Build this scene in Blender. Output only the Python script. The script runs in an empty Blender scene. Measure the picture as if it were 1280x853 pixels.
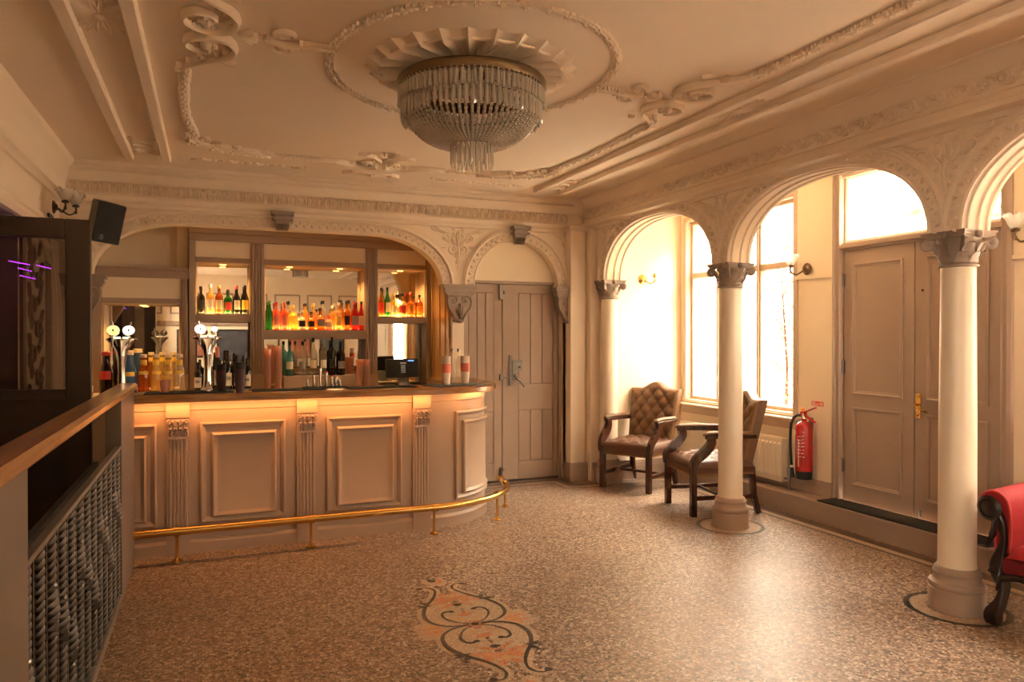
import bpy, bmesh, math, random
from mathutils import Vector, Matrix
random.seed(7)
PI = math.pi
C = bpy.context.scene.collection
SC = bpy.context.scene

# ------------------------------------------------------------------ camera, world, lights, exposure
cam = bpy.data.objects.new('camera', bpy.data.cameras.new('camera')); C.objects.link(cam)
cam.data.sensor_width = 36.0; cam.data.lens = 25.65; cam.data.clip_start = 0.05
cam.location = (0, 0, 1.5)
cam.rotation_euler = (math.radians(90 - 0.408), 0, math.radians(-22.5))
SC.camera = cam
SC.view_settings.view_transform = 'Standard'; SC.view_settings.look = 'None'
SC.view_settings.gamma = 1.0; SC.view_settings.use_curve_mapping = False
SC.view_settings.exposure = 1.04
SC.cycles.max_bounces = 10; SC.cycles.diffuse_bounces = 6; SC.cycles.glossy_bounces = 5
SC.cycles.transmission_bounces = 8; SC.cycles.transparent_max_bounces = 12
SC.cycles.use_adaptive_sampling = False; SC.cycles.sample_clamp_indirect = 8.0; SC.cycles.use_denoising = True
SC.cycles.caustics_reflective = False; SC.cycles.caustics_refractive = False
W = bpy.data.worlds.new('sky'); SC.world = W; W.use_nodes = True
W.node_tree.nodes['Background'].inputs[0].default_value = (1.0, 0.83, 0.66, 1)
W.node_tree.nodes['Background'].inputs[1].default_value = 33.0

def light(name, typ, loc, rot, energy, color=(1, 1, 1), **kw):
    l = bpy.data.lights.new(name, typ); l.energy = energy; l.color = color
    o = bpy.data.objects.new(name, l); C.objects.link(o); o.location = loc; o.rotation_euler = rot
    for k, v in kw.items():
        if k == 'portal': l.cycles.is_portal = v
        else: setattr(l, k, v)
    return o
sun_dir = Vector((0.55, -0.62, 0.56)).normalized()
light('sun', 'SUN', (9, -4, 9), sun_dir.to_track_quat('Z', 'Y').to_euler(), 4.0, (1.0, 0.86, 0.68), angle=math.radians(22))
# daylight openings (portals only guide sampling of the sky through the built windows, added ones included)
light('window_portal_e', 'AREA', (-1.24, -1.55, 1.83), (0, -PI / 2, 0), 1, shape='RECTANGLE', size=.86, size_y=1.5, portal=True)
for nm, y0, y1, z0, z1 in (('a', 4.98, 6.54, .78, 2.72), ('b', 3.16, 4.45, 2.22, 2.76), ('c', 1.8, 2.5, .78, 2.72), ('d', -2.7, -1.5, .78, 2.72)):
    light('window_portal_' + nm, 'AREA', (4.83, (y0 + y1) / 2, (z0 + z1) / 2), (0, PI / 2, 0), 1, shape='RECTANGLE', size=z1 - z0, size_y=y1 - y0, portal=True)

# ------------------------------------------------------------------ materials
MATS = {}
def mat(name, col, rough=.55, metal=0, var=.08, scale=6, bump=0, bscale=60, trans=0, emit=None, estr=0, coat=0, alpha=1, spec=.5, ior=1.45):
    if name in MATS: return MATS[name]
    m = bpy.data.materials.new(name); m.use_nodes = True; MATS[name] = m
    nt = m.node_tree; b = nt.nodes['Principled BSDF']; N = nt.nodes.new; L = nt.links.new
    b.inputs['Base Color'].default_value = (*col, 1); b.inputs['Roughness'].default_value = rough
    b.inputs['Metallic'].default_value = metal; b.inputs['Specular IOR Level'].default_value = spec; b.inputs['IOR'].default_value = ior
    b.inputs['Transmission Weight'].default_value = trans; b.inputs['Coat Weight'].default_value = coat; b.inputs['Coat Roughness'].default_value = .08
    tc = N('ShaderNodeTexCoord')
    if var:
        n = N('ShaderNodeTexNoise'); n.inputs['Scale'].default_value = scale; n.inputs['Detail'].default_value = 5
        L(tc.outputs['Object'], n.inputs['Vector'])
        h = N('ShaderNodeMix'); h.data_type = 'RGBA'
        h.inputs[6].default_value = (*[c * (1 - var) for c in col], 1); h.inputs[7].default_value = (*[min(1, c * (1 + var)) for c in col], 1)
        L(n.outputs['Fac'], h.inputs[0]); L(h.outputs[2], b.inputs['Base Color'])
    if bump:
        n2 = N('ShaderNodeTexNoise'); n2.inputs['Scale'].default_value = bscale; n2.inputs['Detail'].default_value = 4
        L(tc.outputs['Object'], n2.inputs['Vector'])
        bp = N('ShaderNodeBump'); bp.inputs['Strength'].default_value = bump; bp.inputs['Distance'].default_value = .01
        L(n2.outputs['Fac'], bp.inputs['Height']); L(bp.outputs['Normal'], b.inputs['Normal'])
    if emit:
        b.inputs['Emission Color'].default_value = (*emit, 1); b.inputs['Emission Strength'].default_value = estr
    return m
def glassy(name, col, body=.25, refl=.08, rough=.03):
    """clear thin glass / coloured liquid: transparent tint + a little diffuse body + sharp reflection"""
    if name in MATS: return MATS[name]
    m = bpy.data.materials.new(name); m.use_nodes = True; MATS[name] = m
    nt = m.node_tree; nt.nodes.clear(); N = nt.nodes.new; L = nt.links.new
    out = N('ShaderNodeOutputMaterial'); t = N('ShaderNodeBsdfTransparent'); t.inputs[0].default_value = (*col, 1)
    d = N('ShaderNodeBsdfTranslucent'); d.inputs[0].default_value = (*col, 1)
    d2 = N('ShaderNodeBsdfDiffuse'); d2.inputs[0].default_value = (*col, 1)
    ad = N('ShaderNodeMixShader'); ad.inputs[0].default_value = .45; L(d.outputs[0], ad.inputs[1]); L(d2.outputs[0], ad.inputs[2])
    m1 = N('ShaderNodeMixShader'); m1.inputs[0].default_value = body; L(t.outputs[0], m1.inputs[1]); L(ad.outputs[0], m1.inputs[2])
    g = N('ShaderNodeBsdfGlossy'); g.inputs['Roughness'].default_value = rough
    lw = N('ShaderNodeLayerWeight'); lw.inputs[0].default_value = .25
    mp = N('ShaderNodeMapRange'); mp.inputs[3].default_value = refl * .5; mp.inputs[4].default_value = min(1, refl * 6); L(lw.outputs['Facing'], mp.inputs[0])
    m2 = N('ShaderNodeMixShader'); L(mp.outputs[0], m2.inputs[0]); L(m1.outputs[0], m2.inputs[1]); L(g.outputs[0], m2.inputs[2])
    L(m2.outputs[0], out.inputs[0]); return m
def wood(name, c0, c1, rough=.35, axis=0, scale=5, coat=.3):
    m = bpy.data.materials.new(name); m.use_nodes = True; MATS[name] = m
    nt = m.node_tree; b = nt.nodes['Principled BSDF']; N = nt.nodes.new; L = nt.links.new
    tc = N('ShaderNodeTexCoord'); mp = N('ShaderNodeMapping'); s = [scale * 6] * 3; s[axis] = scale * .5
    mp.inputs['Scale'].default_value = s; L(tc.outputs['Object'], mp.inputs[0])
    n = N('ShaderNodeTexNoise'); n.inputs['Scale'].default_value = 1; n.inputs['Detail'].default_value = 8; n.inputs['Distortion'].default_value = .6
    L(mp.outputs[0], n.inputs['Vector'])
    cr = N('ShaderNodeValToRGB'); cr.color_ramp.elements[0].color = (*c0, 1); cr.color_ramp.elements[1].color = (*c1, 1)
    cr.color_ramp.elements[0].position = .3; cr.color_ramp.elements[1].position = .7
    L(n.outputs['Fac'], cr.inputs[0]); L(cr.outputs[0], b.inputs['Base Color'])
    b.inputs['Roughness'].default_value = rough; b.inputs['Coat Weight'].default_value = coat; b.inputs['Coat Roughness'].default_value = .12
    return m
def terrazzo(name, stops, scale, rough, grout):
    m = bpy.data.materials.new(name); m.use_nodes = True; MATS[name] = m
    nt = m.node_tree; b = nt.nodes['Principled BSDF']; N = nt.nodes.new; L = nt.links.new
    tc = N('ShaderNodeTexCoord'); v = N('ShaderNodeTexVoronoi'); v.inputs['Scale'].default_value = scale; L(tc.outputs['Object'], v.inputs['Vector'])
    sp = N('ShaderNodeSeparateColor'); L(v.outputs['Color'], sp.inputs[0])
    cr = N('ShaderNodeValToRGB'); cr.color_ramp.interpolation = 'CONSTANT'
    while len(cr.color_ramp.elements) < len(stops): cr.color_ramp.elements.new(.5)
    for e, (p, c) in zip(cr.color_ramp.elements, stops): e.position = p; e.color = (*c, 1)
    L(sp.outputs[0], cr.inputs[0])
    v2 = N('ShaderNodeTexVoronoi'); v2.feature = 'DISTANCE_TO_EDGE'; v2.inputs['Scale'].default_value = scale; L(tc.outputs['Object'], v2.inputs['Vector'])
    mr = N('ShaderNodeMapRange'); mr.inputs[1].default_value = .02; mr.inputs[2].default_value = .12; L(v2.outputs['Distance'], mr.inputs[0])
    mx = N('ShaderNodeMix'); mx.data_type = 'RGBA'; mx.inputs[6].default_value = (*grout, 1); L(mr.outputs[0], mx.inputs[0]); L(cr.outputs[0], mx.inputs[7])
    n = N('ShaderNodeTexNoise'); n.inputs['Scale'].default_value = 1.3; n.inputs['Detail'].default_value = 6; L(tc.outputs['Object'], n.inputs['Vector'])
    m3 = N('ShaderNodeMix'); m3.data_type = 'RGBA'; m3.blend_type = 'MULTIPLY'; m3.inputs[0].default_value = .5
    cr2 = N('ShaderNodeValToRGB'); cr2.color_ramp.elements[0].color = (.72, .68, .64, 1); cr2.color_ramp.elements[0].position = .35; cr2.color_ramp.elements[1].position = .65
    L(n.outputs['Fac'], cr2.inputs[0]); L(mx.outputs[2], m3.inputs[6]); L(cr2.outputs[0], m3.inputs[7]); L(m3.outputs[2], b.inputs['Base Color'])
    rr = N('ShaderNodeMapRange'); rr.inputs[3].default_value = rough - .07; rr.inputs[4].default_value = rough + .13; L(n.outputs['Fac'], rr.inputs[0]); L(rr.outputs[0], b.inputs['Roughness'])
    bp = N('ShaderNodeBump'); bp.inputs['Strength'].default_value = .15; bp.inputs['Distance'].default_value = .002; L(mr.outputs[0], bp.inputs['Height']); L(bp.outputs[0], b.inputs['Normal'])
    return m

CREAM = mat('cream_plaster', (.78, .655, .515), .6, var=.04, scale=3, bump=.05, bscale=30)
CEIL = mat('ceiling_plaster', (.81, .695, .56), .65, var=.05, scale=2)
PALE = mat('pale_wall_paint', (.82, .70, .53), .6, var=.03, scale=3)
TAUPE = mat('taupe_paint', (.36, .262, .20), .42, var=.05, scale=5, bump=.03, bscale=80)
COUNTER = mat('lit_taupe_paint', (.42, .305, .228), .4, var=.05, scale=5, bump=.03, bscale=80)  # same taupe paint, lightened for the light falling on the counter
CAPM = mat('capital_paint', (.30, .225, .175), .5, var=.12, scale=20)
CAPL = mat('counter_capital_paint', (.40, .30, .25), .4, var=.15, scale=40)
SHAFT = mat('column_cream', (.76, .65, .5), .35, var=.03)
DARK = mat('dark_brown_paint', (.055, .036, .026), .45, var=.1)
VOID = mat('dark_room', (.02, .014, .012), .8, var=0)  # near-black colour stands in for unlit space
BLACK = mat('black_plastic', (.012, .011, .012), .35, var=.1)
RUBBER = mat('black_rubber', (.02, .02, .022), .7, var=.1)
CHROME = mat('chrome', (.75, .72, .68), .12, 1, var=0)
BRASS = mat('polished_brass', (.62, .38, .11), .24, 1, var=.12, scale=12)
BRONZE = mat('dark_bronze', (.16, .105, .05), .4, .8, var=.2, scale=30, bump=.3, bscale=120)
IRON = mat('silvery_iron', (.24, .23, .225), .3, .7, var=.15, scale=30)
STEEL = mat('dull_iron', (.22, .2, .18), .45, .7, var=.2, scale=30)
MIRROR = mat('mirror', (.8, .77, .7), .015, 1, var=0)
BARTOP = wood('bar_top_wood', (.2, .08, .02), (.45, .21, .065), .22, 0, 4)
RAILW = wood('rail_wood', (.17, .07, .02), (.4, .19, .06), .3, 1, 4)
MAHOG = wood('mahogany', (.022, .007, .004), (.085, .025, .011), .26, 2, 6)
EBONY = wood('dark_carved_wood', (.005, .003, .002), (.018, .007, .005), .4, 2, 6)
LEATHER = mat('tan_leather', (.135, .064, .024), .5, var=.25, scale=14, bump=.12, bscale=150)
BUTT = mat('dark_button', (.03, .014, .008), .5, var=.1)
SEATL = mat('brown_seat_leather', (.095, .036, .017), .4, var=.3, scale=10, bump=.1, bscale=150)
REDV = mat('red_velvet', (.31, .012, .016), .75, var=.25, scale=20, bump=.2, bscale=200)
WHITEP = mat('radiator_white', (.8, .72, .58), .4, var=.03)
REDP = mat('red_enamel', (.40, .012, .012), .25, var=.08, coat=.3)
REDS = mat('red_sign', (.62, .06, .03), .45, var=.05)
WHITE = mat('white_print', (.85, .82, .76), .5, var=0)

GLASS = glassy('window_glass', (.97, .98, .97), 0, .06)
DGLASS = glassy('screen_glass', (.5, .45, .42), .02, .1)
PRISM = glassy('crystal', (1, .96, .88), .62, .32, .05)
LAMPG = glassy('frosted_shade', (.9, .88, .82), .55, .1, .1)
FLOORM = terrazzo('terrazzo_chips', [(0, (.07, .05, .04)), (.14, (.19, .125, .088)), (.34, (.32, .22, .155)), (.58, (.45, .335, .245)), (.8, (.58, .46, .35)), (.93, (.27, .125, .07))], 72, .34, (.19, .13, .09))
T_DARK = terrazzo('tesserae_dark', [(0, (.03, .022, .017)), (.5, (.05, .038, .03))], 110, .35, (.1, .07, .05))
T_BROWN = terrazzo('tesserae_brown', [(0, (.09, .05, .03)), (.5, (.14, .08, .045))], 100, .35, (.12, .07, .045))
T_PALE = terrazzo('tesserae_pale', [(0, (.5, .37, .25)), (.4, (.56, .43, .3)), (.8, (.44, .32, .21))], 90, .35, (.3, .2, .13))
T_ORANGE = terrazzo('tesserae_orange', [(0, (.52, .16, .055)), (.4, (.6, .22, .08)), (.75, (.42, .12, .05))], 90, .35, (.5, .3, .17))
T_GOLD = terrazzo('tesserae_ochre', [(0, (.5, .27, .1)), (.5, (.58, .33, .13))], 90, .35, (.45, .3, .18))

# ------------------------------------------------------------------ mesh helpers
class G:
    def __init__(s): s.v = []; s.f = []; s.m = []; s.T = None; s.mi = 0
    def add(s, vs, fs):
        b = len(s.v)
        s.v += [tuple(s.T(*p)) for p in vs] if s.T else [tuple(p) for p in vs]
        for f in fs: s.f.append(tuple(b + i for i in f)); s.m.append(s.mi)
    def box(s, x0, y0, z0, x1, y1, z1):
        s.add([(x0, y0, z0), (x1, y0, z0), (x1, y1, z0), (x0, y1, z0), (x0, y0, z1), (x1, y0, z1), (x1, y1, z1), (x0, y1, z1)],
              [(0, 3, 2, 1), (4, 5, 6, 7), (0, 1, 5, 4), (1, 2, 6, 5), (2, 3, 7, 6), (3, 0, 4, 7)])
    def grid(s, rows, cu=False, cv=False):
        n, k = len(rows), len(rows[0]); vs = [p for r in rows for p in r]; fs = []
        for i in range(n if cv else n - 1):
            for j in range(k if cu else k - 1):
                a, b2 = i, (i + 1) % n; c, d = j, (j + 1) % k
                fs.append((a * k + c, a * k + d, b2 * k + d, b2 * k + c))
        s.add(vs, fs)
    def lathe(s, prof, n=24, x=0, y=0, z=0, a0=0, a1=2 * PI, sx=1, sy=1, caps=True):
        full = abs(a1 - a0 - 2 * PI) < 1e-6; k = n if full else n + 1
        rows = [[(x + sx * r * math.cos(a0 + (a1 - a0) * j / n), y + sy * r * math.sin(a0 + (a1 - a0) * j / n), z + h) for j in range(k)] for r, h in prof]
        s.grid(rows, cu=full)
        if caps and full:
            for r in (rows[0], rows[-1]): s.add(r, [tuple(range(len(r)))])
    def tube(s, path, r=.01, n=8, cap=True, sq=1.0, up=None):
        P = [Vector(p) for p in path]; rows = []; nrm = None
        for i, p in enumerate(P):
            t = (P[min(i + 1, len(P) - 1)] - P[max(i - 1, 0)])
            t = t.normalized() if t.length > 1e-9 else Vector((0, 0, 1))
            if nrm is None:
                ref = Vector(up) if up else (Vector((0, 0, 1)) if abs(t.z) < .9 else Vector((1, 0, 0)))
                nrm = (ref - t * ref.dot(t)).normalized()
            else:
                nrm = (nrm - t * nrm.dot(t)); nrm = nrm.normalized() if nrm.length > 1e-9 else t.orthogonal().normalized()
            bn = t.cross(nrm); rr = r[i] if isinstance(r, (list, tuple)) else r
            rows.append([tuple(p + nrm * rr * math.cos(2 * PI * j / n) + bn * rr * sq * math.sin(2 * PI * j / n)) for j in range(n)])
        s.grid(rows, cu=True)
        if cap: s.add(rows[0], [tuple(range(n))]); s.add(rows[-1], [tuple(range(n))])
    def bar(s, path, w, d, up=(0, 0, 1)):
        """rectangular bar along a path; w across, d along 'up'"""
        P = [Vector(p) for p in path]; rows = []; U = Vector(up)
        for i, p in enumerate(P):
            t = (P[min(i + 1, len(P) - 1)] - P[max(i - 1, 0)]).normalized()
            a = t.cross(U).normalized(); b = a.cross(t).normalized()
            ww = w[i] if isinstance(w, (list, tuple)) else w; dd = d[i] if isinstance(d, (list, tuple)) else d
            rows.append([tuple(p + a * ww / 2 * sx + b * dd / 2 * sy) for sx, sy in ((-1, -1), (1, -1), (1, 1), (-1, 1))])
        s.grid(rows, cu=True); s.add(rows[0], [(0, 1, 2, 3)]); s.add(rows[-1], [(0, 1, 2, 3)])
    def blob(s, x, y, z, rx, ry=None, rz=None, n=8, k=5):
        ry = rx if ry is None else ry; rz = rx if rz is None else rz
        rows = [[(x + rx * math.cos(2 * PI * j / n) * math.cos(-PI / 2 + PI * i / k), y + ry * math.sin(2 * PI * j / n) * math.cos(-PI / 2 + PI * i / k), z + rz * math.sin(-PI / 2 + PI * i / k)) for j in range(n)] for i in range(k + 1)]
        s.grid(rows, cu=True)
    def prism(s, poly, h0, h1):
        n = len(poly); s.add([(p[0], p[1], h0) for p in poly] + [(p[0], p[1], h1) for p in poly],
                             [tuple(range(n)), tuple(range(n, 2 * n))] + [(i, (i + 1) % n, n + (i + 1) % n, n + i) for i in range(n)])
    def frame(s, u0, v0, u1, v1, prof, close=False):
        """mitred rectangular moulding; prof = [(inset, height)]"""
        rows = [[(u0 + d, v0 + d, h), (u1 - d, v0 + d, h), (u1 - d, v1 - d, h), (u0 + d, v1 - d, h)] for d, h in prof]
        s.grid(rows, cu=True)
        if close: s.add(rows[-1], [(0, 1, 2, 3)])
    # ornament on a plane (u, v, height) --------------------------------
    def leaf(s, u, v, a, L, w, h=.01, curl=0, lobes=3):
        """raised acanthus-like leaf"""
        rows = []
        for i in range(2 * lobes + 1):
            t = i / (2 * lobes); ww = w * math.sin(PI * min(1, .12 + .88 * t) ** .8) * (1 if i % 2 else .68)
            if i == 2 * lobes: ww = .0
            aa = a + curl * t; cu = u + L * t * math.cos(a + curl * t * .5); cv = v + L * t * math.sin(a + curl * t * .5)
            dx, dy = -math.sin(aa), math.cos(aa); hh = h * (.5 + .8 * t * (1.6 - t))
            rows.append([(cu + dx * ww, cv + dy * ww, 0.0005), (cu + dx * ww * .55, cv + dy * ww * .55, hh), (cu, cv, hh * .55), (cu - dx * ww * .55, cv - dy * ww * .55, hh), (cu - dx * ww, cv - dy * ww, 0.0005)])
        s.grid(rows)
    def scroll(s, u, v, R, a0, turns, r=.008, sgn=1, n=7, r1=.35, sq=.8):
        """spiral scroll ending in a bud, eye at (u,v); starts at radius R, angle a0"""
        k = max(10, int(14 * turns)); path = []; rad = []
        for i in range(k + 1):
            t = i / k; rr = R * (1 - t) ** 1.1 + R * .12; a = a0 + sgn * t * turns * 2 * PI
            path.append((u + rr * math.cos(a), v + rr * math.sin(a), r * .5)); rad.append(r * (1 - t * (1 - r1)))
        s.tube(path, rad, n, up=(0, 0, 1)); s.blob(u, v, r * .6, r * 1.3, r * 1.3, r * 1.1, 7, 4)
    def flower(s, u, v, r, h=.01, n=5, a=0):
        for i in range(n): s.leaf(u, v, a + i * 2 * PI / n, r, r * .38, h, 0, 1)
        s.blob(u, v, h, r * .25, r * .25, h * .6, 6, 4)
    def garland(s, pts, w=.03, h=.012, step=.035):
        P = resample(pts, step)
        s.tube([(p[0], p[1], h * .4) for p in P], h * .5, 6, up=(0, 0, 1))
        for i, p in enumerate(P):
            q = P[min(i + 1, len(P) - 1)]; o = P[max(i - 1, 0)]; a = math.atan2(q[1] - o[1], q[0] - o[0])
            s.leaf(p[0], p[1], a + .75, w * random.uniform(.85, 1.2), w * .3, h, 0, 1); s.leaf(p[0], p[1], a - .75, w * random.uniform(.85, 1.2), w * .3, h, 0, 1)
            if i % 3 == 0: s.flower(p[0], p[1], w * .5, h * 1.5, 5, i)
    def build(s, name, mats, parent=None, ang=38, bevel=0, kind=None, local=False, recalc=True):
        me = bpy.data.meshes.new(name)
        off = Vector((0, 0, 0)) if (local or parent is None) else LOC.get(parent, Vector((0, 0, 0)))
        me.from_pydata([tuple(Vector(p) - off) for p in s.v], [], s.f)
        mats = mats if isinstance(mats, (list, tuple)) else [mats]
        for m in mats: me.materials.append(m)
        if len(mats) > 1: me.polygons.foreach_set('material_index', s.m)
        me.polygons.foreach_set('use_smooth', [True] * len(me.polygons))
        if recalc:
            bm = bmesh.new(); bm.from_mesh(me); bmesh.ops.remove_doubles(bm, verts=bm.verts, dist=1e-5); bmesh.ops.recalc_face_normals(bm, faces=bm.faces); bm.to_mesh(me); bm.free()
        me.set_sharp_from_angle(angle=math.radians(ang)); me.update()
        o = bpy.data.objects.new(name, me); C.objects.link(o)
        if parent: o.parent = parent; LOC[o] = off.copy() if not local else Vector((0, 0, 0))
        if bevel:
            b = o.modifiers.new('bevel', 'BEVEL'); b.width = bevel; b.segments = 2; b.limit_method = 'ANGLE'; b.angle_limit = math.radians(40)
        if kind: o['kind'] = kind
        return o
LOC = {}
def resample(pts, step):
    P = [Vector((*p[:2], 0)) if len(p) == 2 else Vector(p) for p in pts]; out = [P[0]]; acc = 0
    for a, b in zip(P, P[1:]):
        d = (b - a).length; t = step - acc
        while t <= d: out.append(a.lerp(b, t / d)); t += step
        acc = d - (t - step)
    if (out[-1] - P[-1]).length > step * .3: out.append(P[-1])
    return [tuple(p) for p in out]
def smooth(pts, n=6):
    """Catmull-Rom through the points"""
    P = [Vector(p) for p in pts]; out = []
    for i in range(len(P) - 1):
        a, b, c, d = P[max(i - 1, 0)], P[i], P[i + 1], P[min(i + 2, len(P) - 1)]
        for j in range(n):
            t = j / n; out.append(tuple(.5 * ((2 * b) + (c - a) * t + (2 * a - 5 * b + 4 * c - d) * t * t + (3 * b - a - 3 * c + d) * t ** 3)))
    out.append(tuple(P[-1])); return out
def tag(o, label=None, cat=None, group=None, kind=None):
    if label: o['label'] = label
    if cat: o['category'] = cat
    if group: o['group'] = group
    if kind: o['kind'] = kind
    return o
def thing(name, label, cat, loc=(0, 0, 0), rz=0, group=None):
    o = bpy.data.objects.new(name, None); C.objects.link(o); o.location = loc; o.rotation_euler = (0, 0, rz); o.empty_display_size = .1
    LOC[o] = Vector(loc); return tag(o, label, cat, group)
def kids(o): return [c for c in bpy.data.objects if c.parent == o]
def copy_tree(o, parent=None):
    c = o.copy(); C.objects.link(c); c.parent = parent
    for ch in kids(o): copy_tree(ch, c)
    return c
def plane(o, U, V, N):
    o, U, V, N = Vector(o), Vector(U), Vector(V), Vector(N)
    return lambda u, v, h: o + U * u + V * v + N * h
def at(M): return lambda x, y, z: M @ Vector((x, y, z))
def struct(name, g, m, **k):
    o = g.build(name, m, **k); o['kind'] = 'structure'; return o
def boxobj(name, m, x0, y0, z0, x1, y1, z1, parent=None, bevel=0, local=False):
    g = G(); g.box(x0, y0, z0, x1, y1, z1); return g.build(name, m, parent, bevel=bevel, local=local)

BACKT = plane((0, 6.84, 0), (1, 0, 0), (0, 0, 1), (0, -1, 0))      # u = X, v = Z, height towards the room
RIGHTT = plane((3.69, 0, 0), (0, 1, 0), (0, 0, 1), (-1, 0, 0))     # u = Y, v = Z
LEFTT = plane((-1.12, 0, 0), (0, 1, 0), (0, 0, 1), (1, 0, 0))
CEILT = plane((0, 0, 2.92), (1, 0, 0), (0, 1, 0), (0, 0, -1.5))
WINT = plane((4.75, 0, 0), (0, 1, 0), (0, 0, 1), (-1, 0, 0))
FLOORT = plane((0, 0, 0), (1, 0, 0), (0, 1, 0), (0, 0, 1))

# ================================================================== LARGE STRUCTURE
g = G(); g.box(-2.2, 2.0, -.12, 4.75, 7.9, 0); g.box(-1.3, -3.2, -.12, 4.75, 2.0, 0); floor = struct('floor', g, FLOORM)
g = G(); g.box(-2.2, 2.0, 2.92, 4.95, 7.9, 3.02); g.box(-1.3, -3.2, 2.92, 4.95, 2.0, 3.02); ceiling = struct('ceiling', g, CEIL)

# --- arcade wall on the right ---------------------------------------------------------
COLY = [6.55, 4.65, 2.76, .87, -1.02]
ARCH = [(5.60, .86, .53), (3.705, .845, .53), (1.815, .845, .53), (-.075, .845, .53)]
def ell(c, a, b, s, n=28, e=2.2):
    out = []
    for i in range(n + 1):
        t = PI * i / n; ct, st = math.cos(t), math.sin(t)
        out.append((c - a * math.copysign(abs(ct) ** (2 / e), ct), s + b * abs(st) ** (2 / e)))
    return out
def arch_wall(g, curves, u0, u1, spring, top, h0, h1):
    """solid wall above a run of arches; curves sorted by u"""
    pts = [(u0, spring)]
    for c in curves: pts += c
    pts.append((u1, spring))
    g.grid([[(u, v, h0) for u, v in pts], [(u, top, h0) for u, v in pts]])
    g.grid([[(u, v, h1) for u, v in pts], [(u, top, h1) for u, v in pts]])
    g.grid([[(u, v, h0) for u, v in pts], [(u, v, h1) for u, v in pts]])
    for p in (pts[0], pts[-1]): g.add([(p[0], p[1], h0), (p[0], top, h0), (p[0], top, h1), (p[0], p[1], h1)], [(0, 1, 2, 3)])
def offset_curve(c, d):
    out = []
    for i, p in enumerate(c):
        a, b = c[max(i - 1, 0)], c[min(i + 1, len(c) - 1)]
        t = Vector((b[0] - a[0], b[1] - a[1])).normalized(); n = Vector((-t.y, t.x)); out.append((p[0] + n.x * d, p[1] + n.y * d))
    return out
def band(g, curve, prof):
    g.grid([[(u, v, h) for u, v in offset_curve(curve, d)] for d, h in prof])
def band_relief(g, curve, d, step, L, w, h):
    T0 = g.T; g.T = lambda u, v, q: T0(u, v, q + .011)
    P = resample([(u, v) for u, v in offset_curve(curve, d)], step)
    for i, p in enumerate(P):
        q = P[min(i + 1, len(P) - 1)]; o = P[max(i - 1, 0)]; a = math.atan2(q[1] - o[1], q[0] - o[0])
        g.leaf(p[0], p[1], a + (1.1 if i % 2 else -1.1), L, w, h, 0, 1); g.blob(p[0], p[1], h * .6, w * .45, w * .45, h * .5, 6, 3)
    g.T = T0
E_R = [ell(c, a, b, 2.06)[::1] for c, a, b in reversed(ARCH)]
g = G(); g.T = RIGHTT
arch_wall(g, E_R, -1.12, 6.62, 2.06, 2.92, 0, -.2)
g.T = None; g.box(3.69, -3.0, 0, 3.89, -1.02, 2.92)
wall_right = struct('wall_right', g, CREAM)
BANDP = [(0, -.004), (0, .014), (.012, .02), (.018, .012), (.03, .011), (.085, .011), (.09, .022), (.10, .032), (.112, .03), (.118, .014), (.128, .012), (.134, -.004)]
for c in E_R:
    g = G(); g.T = RIGHTT; band(g, c, BANDP); g.build('arch_moulding', CREAM, wall_right)
    g = G(); g.T = RIGHTT; band_relief(g, c, .055, .034, .034, .011, .016); g.build('arch_leaf_band', CREAM, wall_right, kind='stuff')
    g = G(); g.T = RIGHTT
    for h in (-.03, -.115, -.185): g.grid([[(u, v, h + dh) for u, v in offset_curve(c, -d)] for d, dh in ((-.003, .02), (.01, .012), (.012, 0), (.01, -.012), (-.003, -.02))])
    g.build('soffit_bead', CREAM, wall_right)
def spandrel(T, uc, vb, parent, wid=.3, top=2.56):
    g = G(); g.T = T; H = top - vb
    g.tube([(uc, vb, .006), (uc + .006, vb + H * .4, .012), (uc - .004, vb + H * .8, .008)], [.004, .009, .006], 6)
    for s in (-1, 1):
        g.scroll(uc + s * wid * .2, vb + H * .52, wid * .17, -PI / 2 if s > 0 else -PI / 2, 1.3, .011, s)
        g.scroll(uc + s * wid * .5, vb + H * .78, wid * .15, PI if s > 0 else 0, 1.2, .010, -s)
        g.scroll(uc + s * wid * .22, vb + H * .86, wid * .1, PI / 2, 1.1, .008, s)
        for k, (du, dv, a, L) in enumerate([(.06, .3, 1.2, .07), (.1, .62, .7, .09), (.28, .7, .15, .1), (.34, .92, -.1, .11), (.58, .93, .25, .11), (.1, 1.0, .5, .08), (.45, .6, -.6, .07), (.03, .15, 1.4, .07), (.76, .97, -.02, .1)]):
            aa = a if s > 0 else PI - a
            g.leaf(uc + s * wid * du, vb + H * dv, aa, L * wid / .3, .02 * wid / .3, .014, s * .6, 2)
    g.leaf(uc, vb + H * .72, PI / 2, .1, .028, .016, 0, 3); g.flower(uc, vb + H * .66, .03, .016, 6)
    return g.build('spandrel_relief', CREAM, parent)
for y in (4.65, 2.76, .87): spandrel(RIGHTT, y, 2.26, wall_right)
g = G(); g.T = RIGHTT   # half spandrel beside the corner pier
g.scroll(6.47, 2.50, .035, PI / 2, 1.2, .009, 1); g.scroll(6.42, 2.57, .025, 0, 1.1, .008, -1)
for u, v, a, L in ((6.5, 2.36, 1.7, .06), (6.5, 2.42, 2.1, .06), (6.46, 2.55, 2.6, .07), (6.38, 2.575, 3.1, .08), (6.5, 2.56, 1.2, .05), (6.51, 2.3, 1.6, .05)): g.leaf(u, v, a, L, .016, .013, .3, 2)
g.build('spandrel_relief', CREAM, wall_right)

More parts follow.
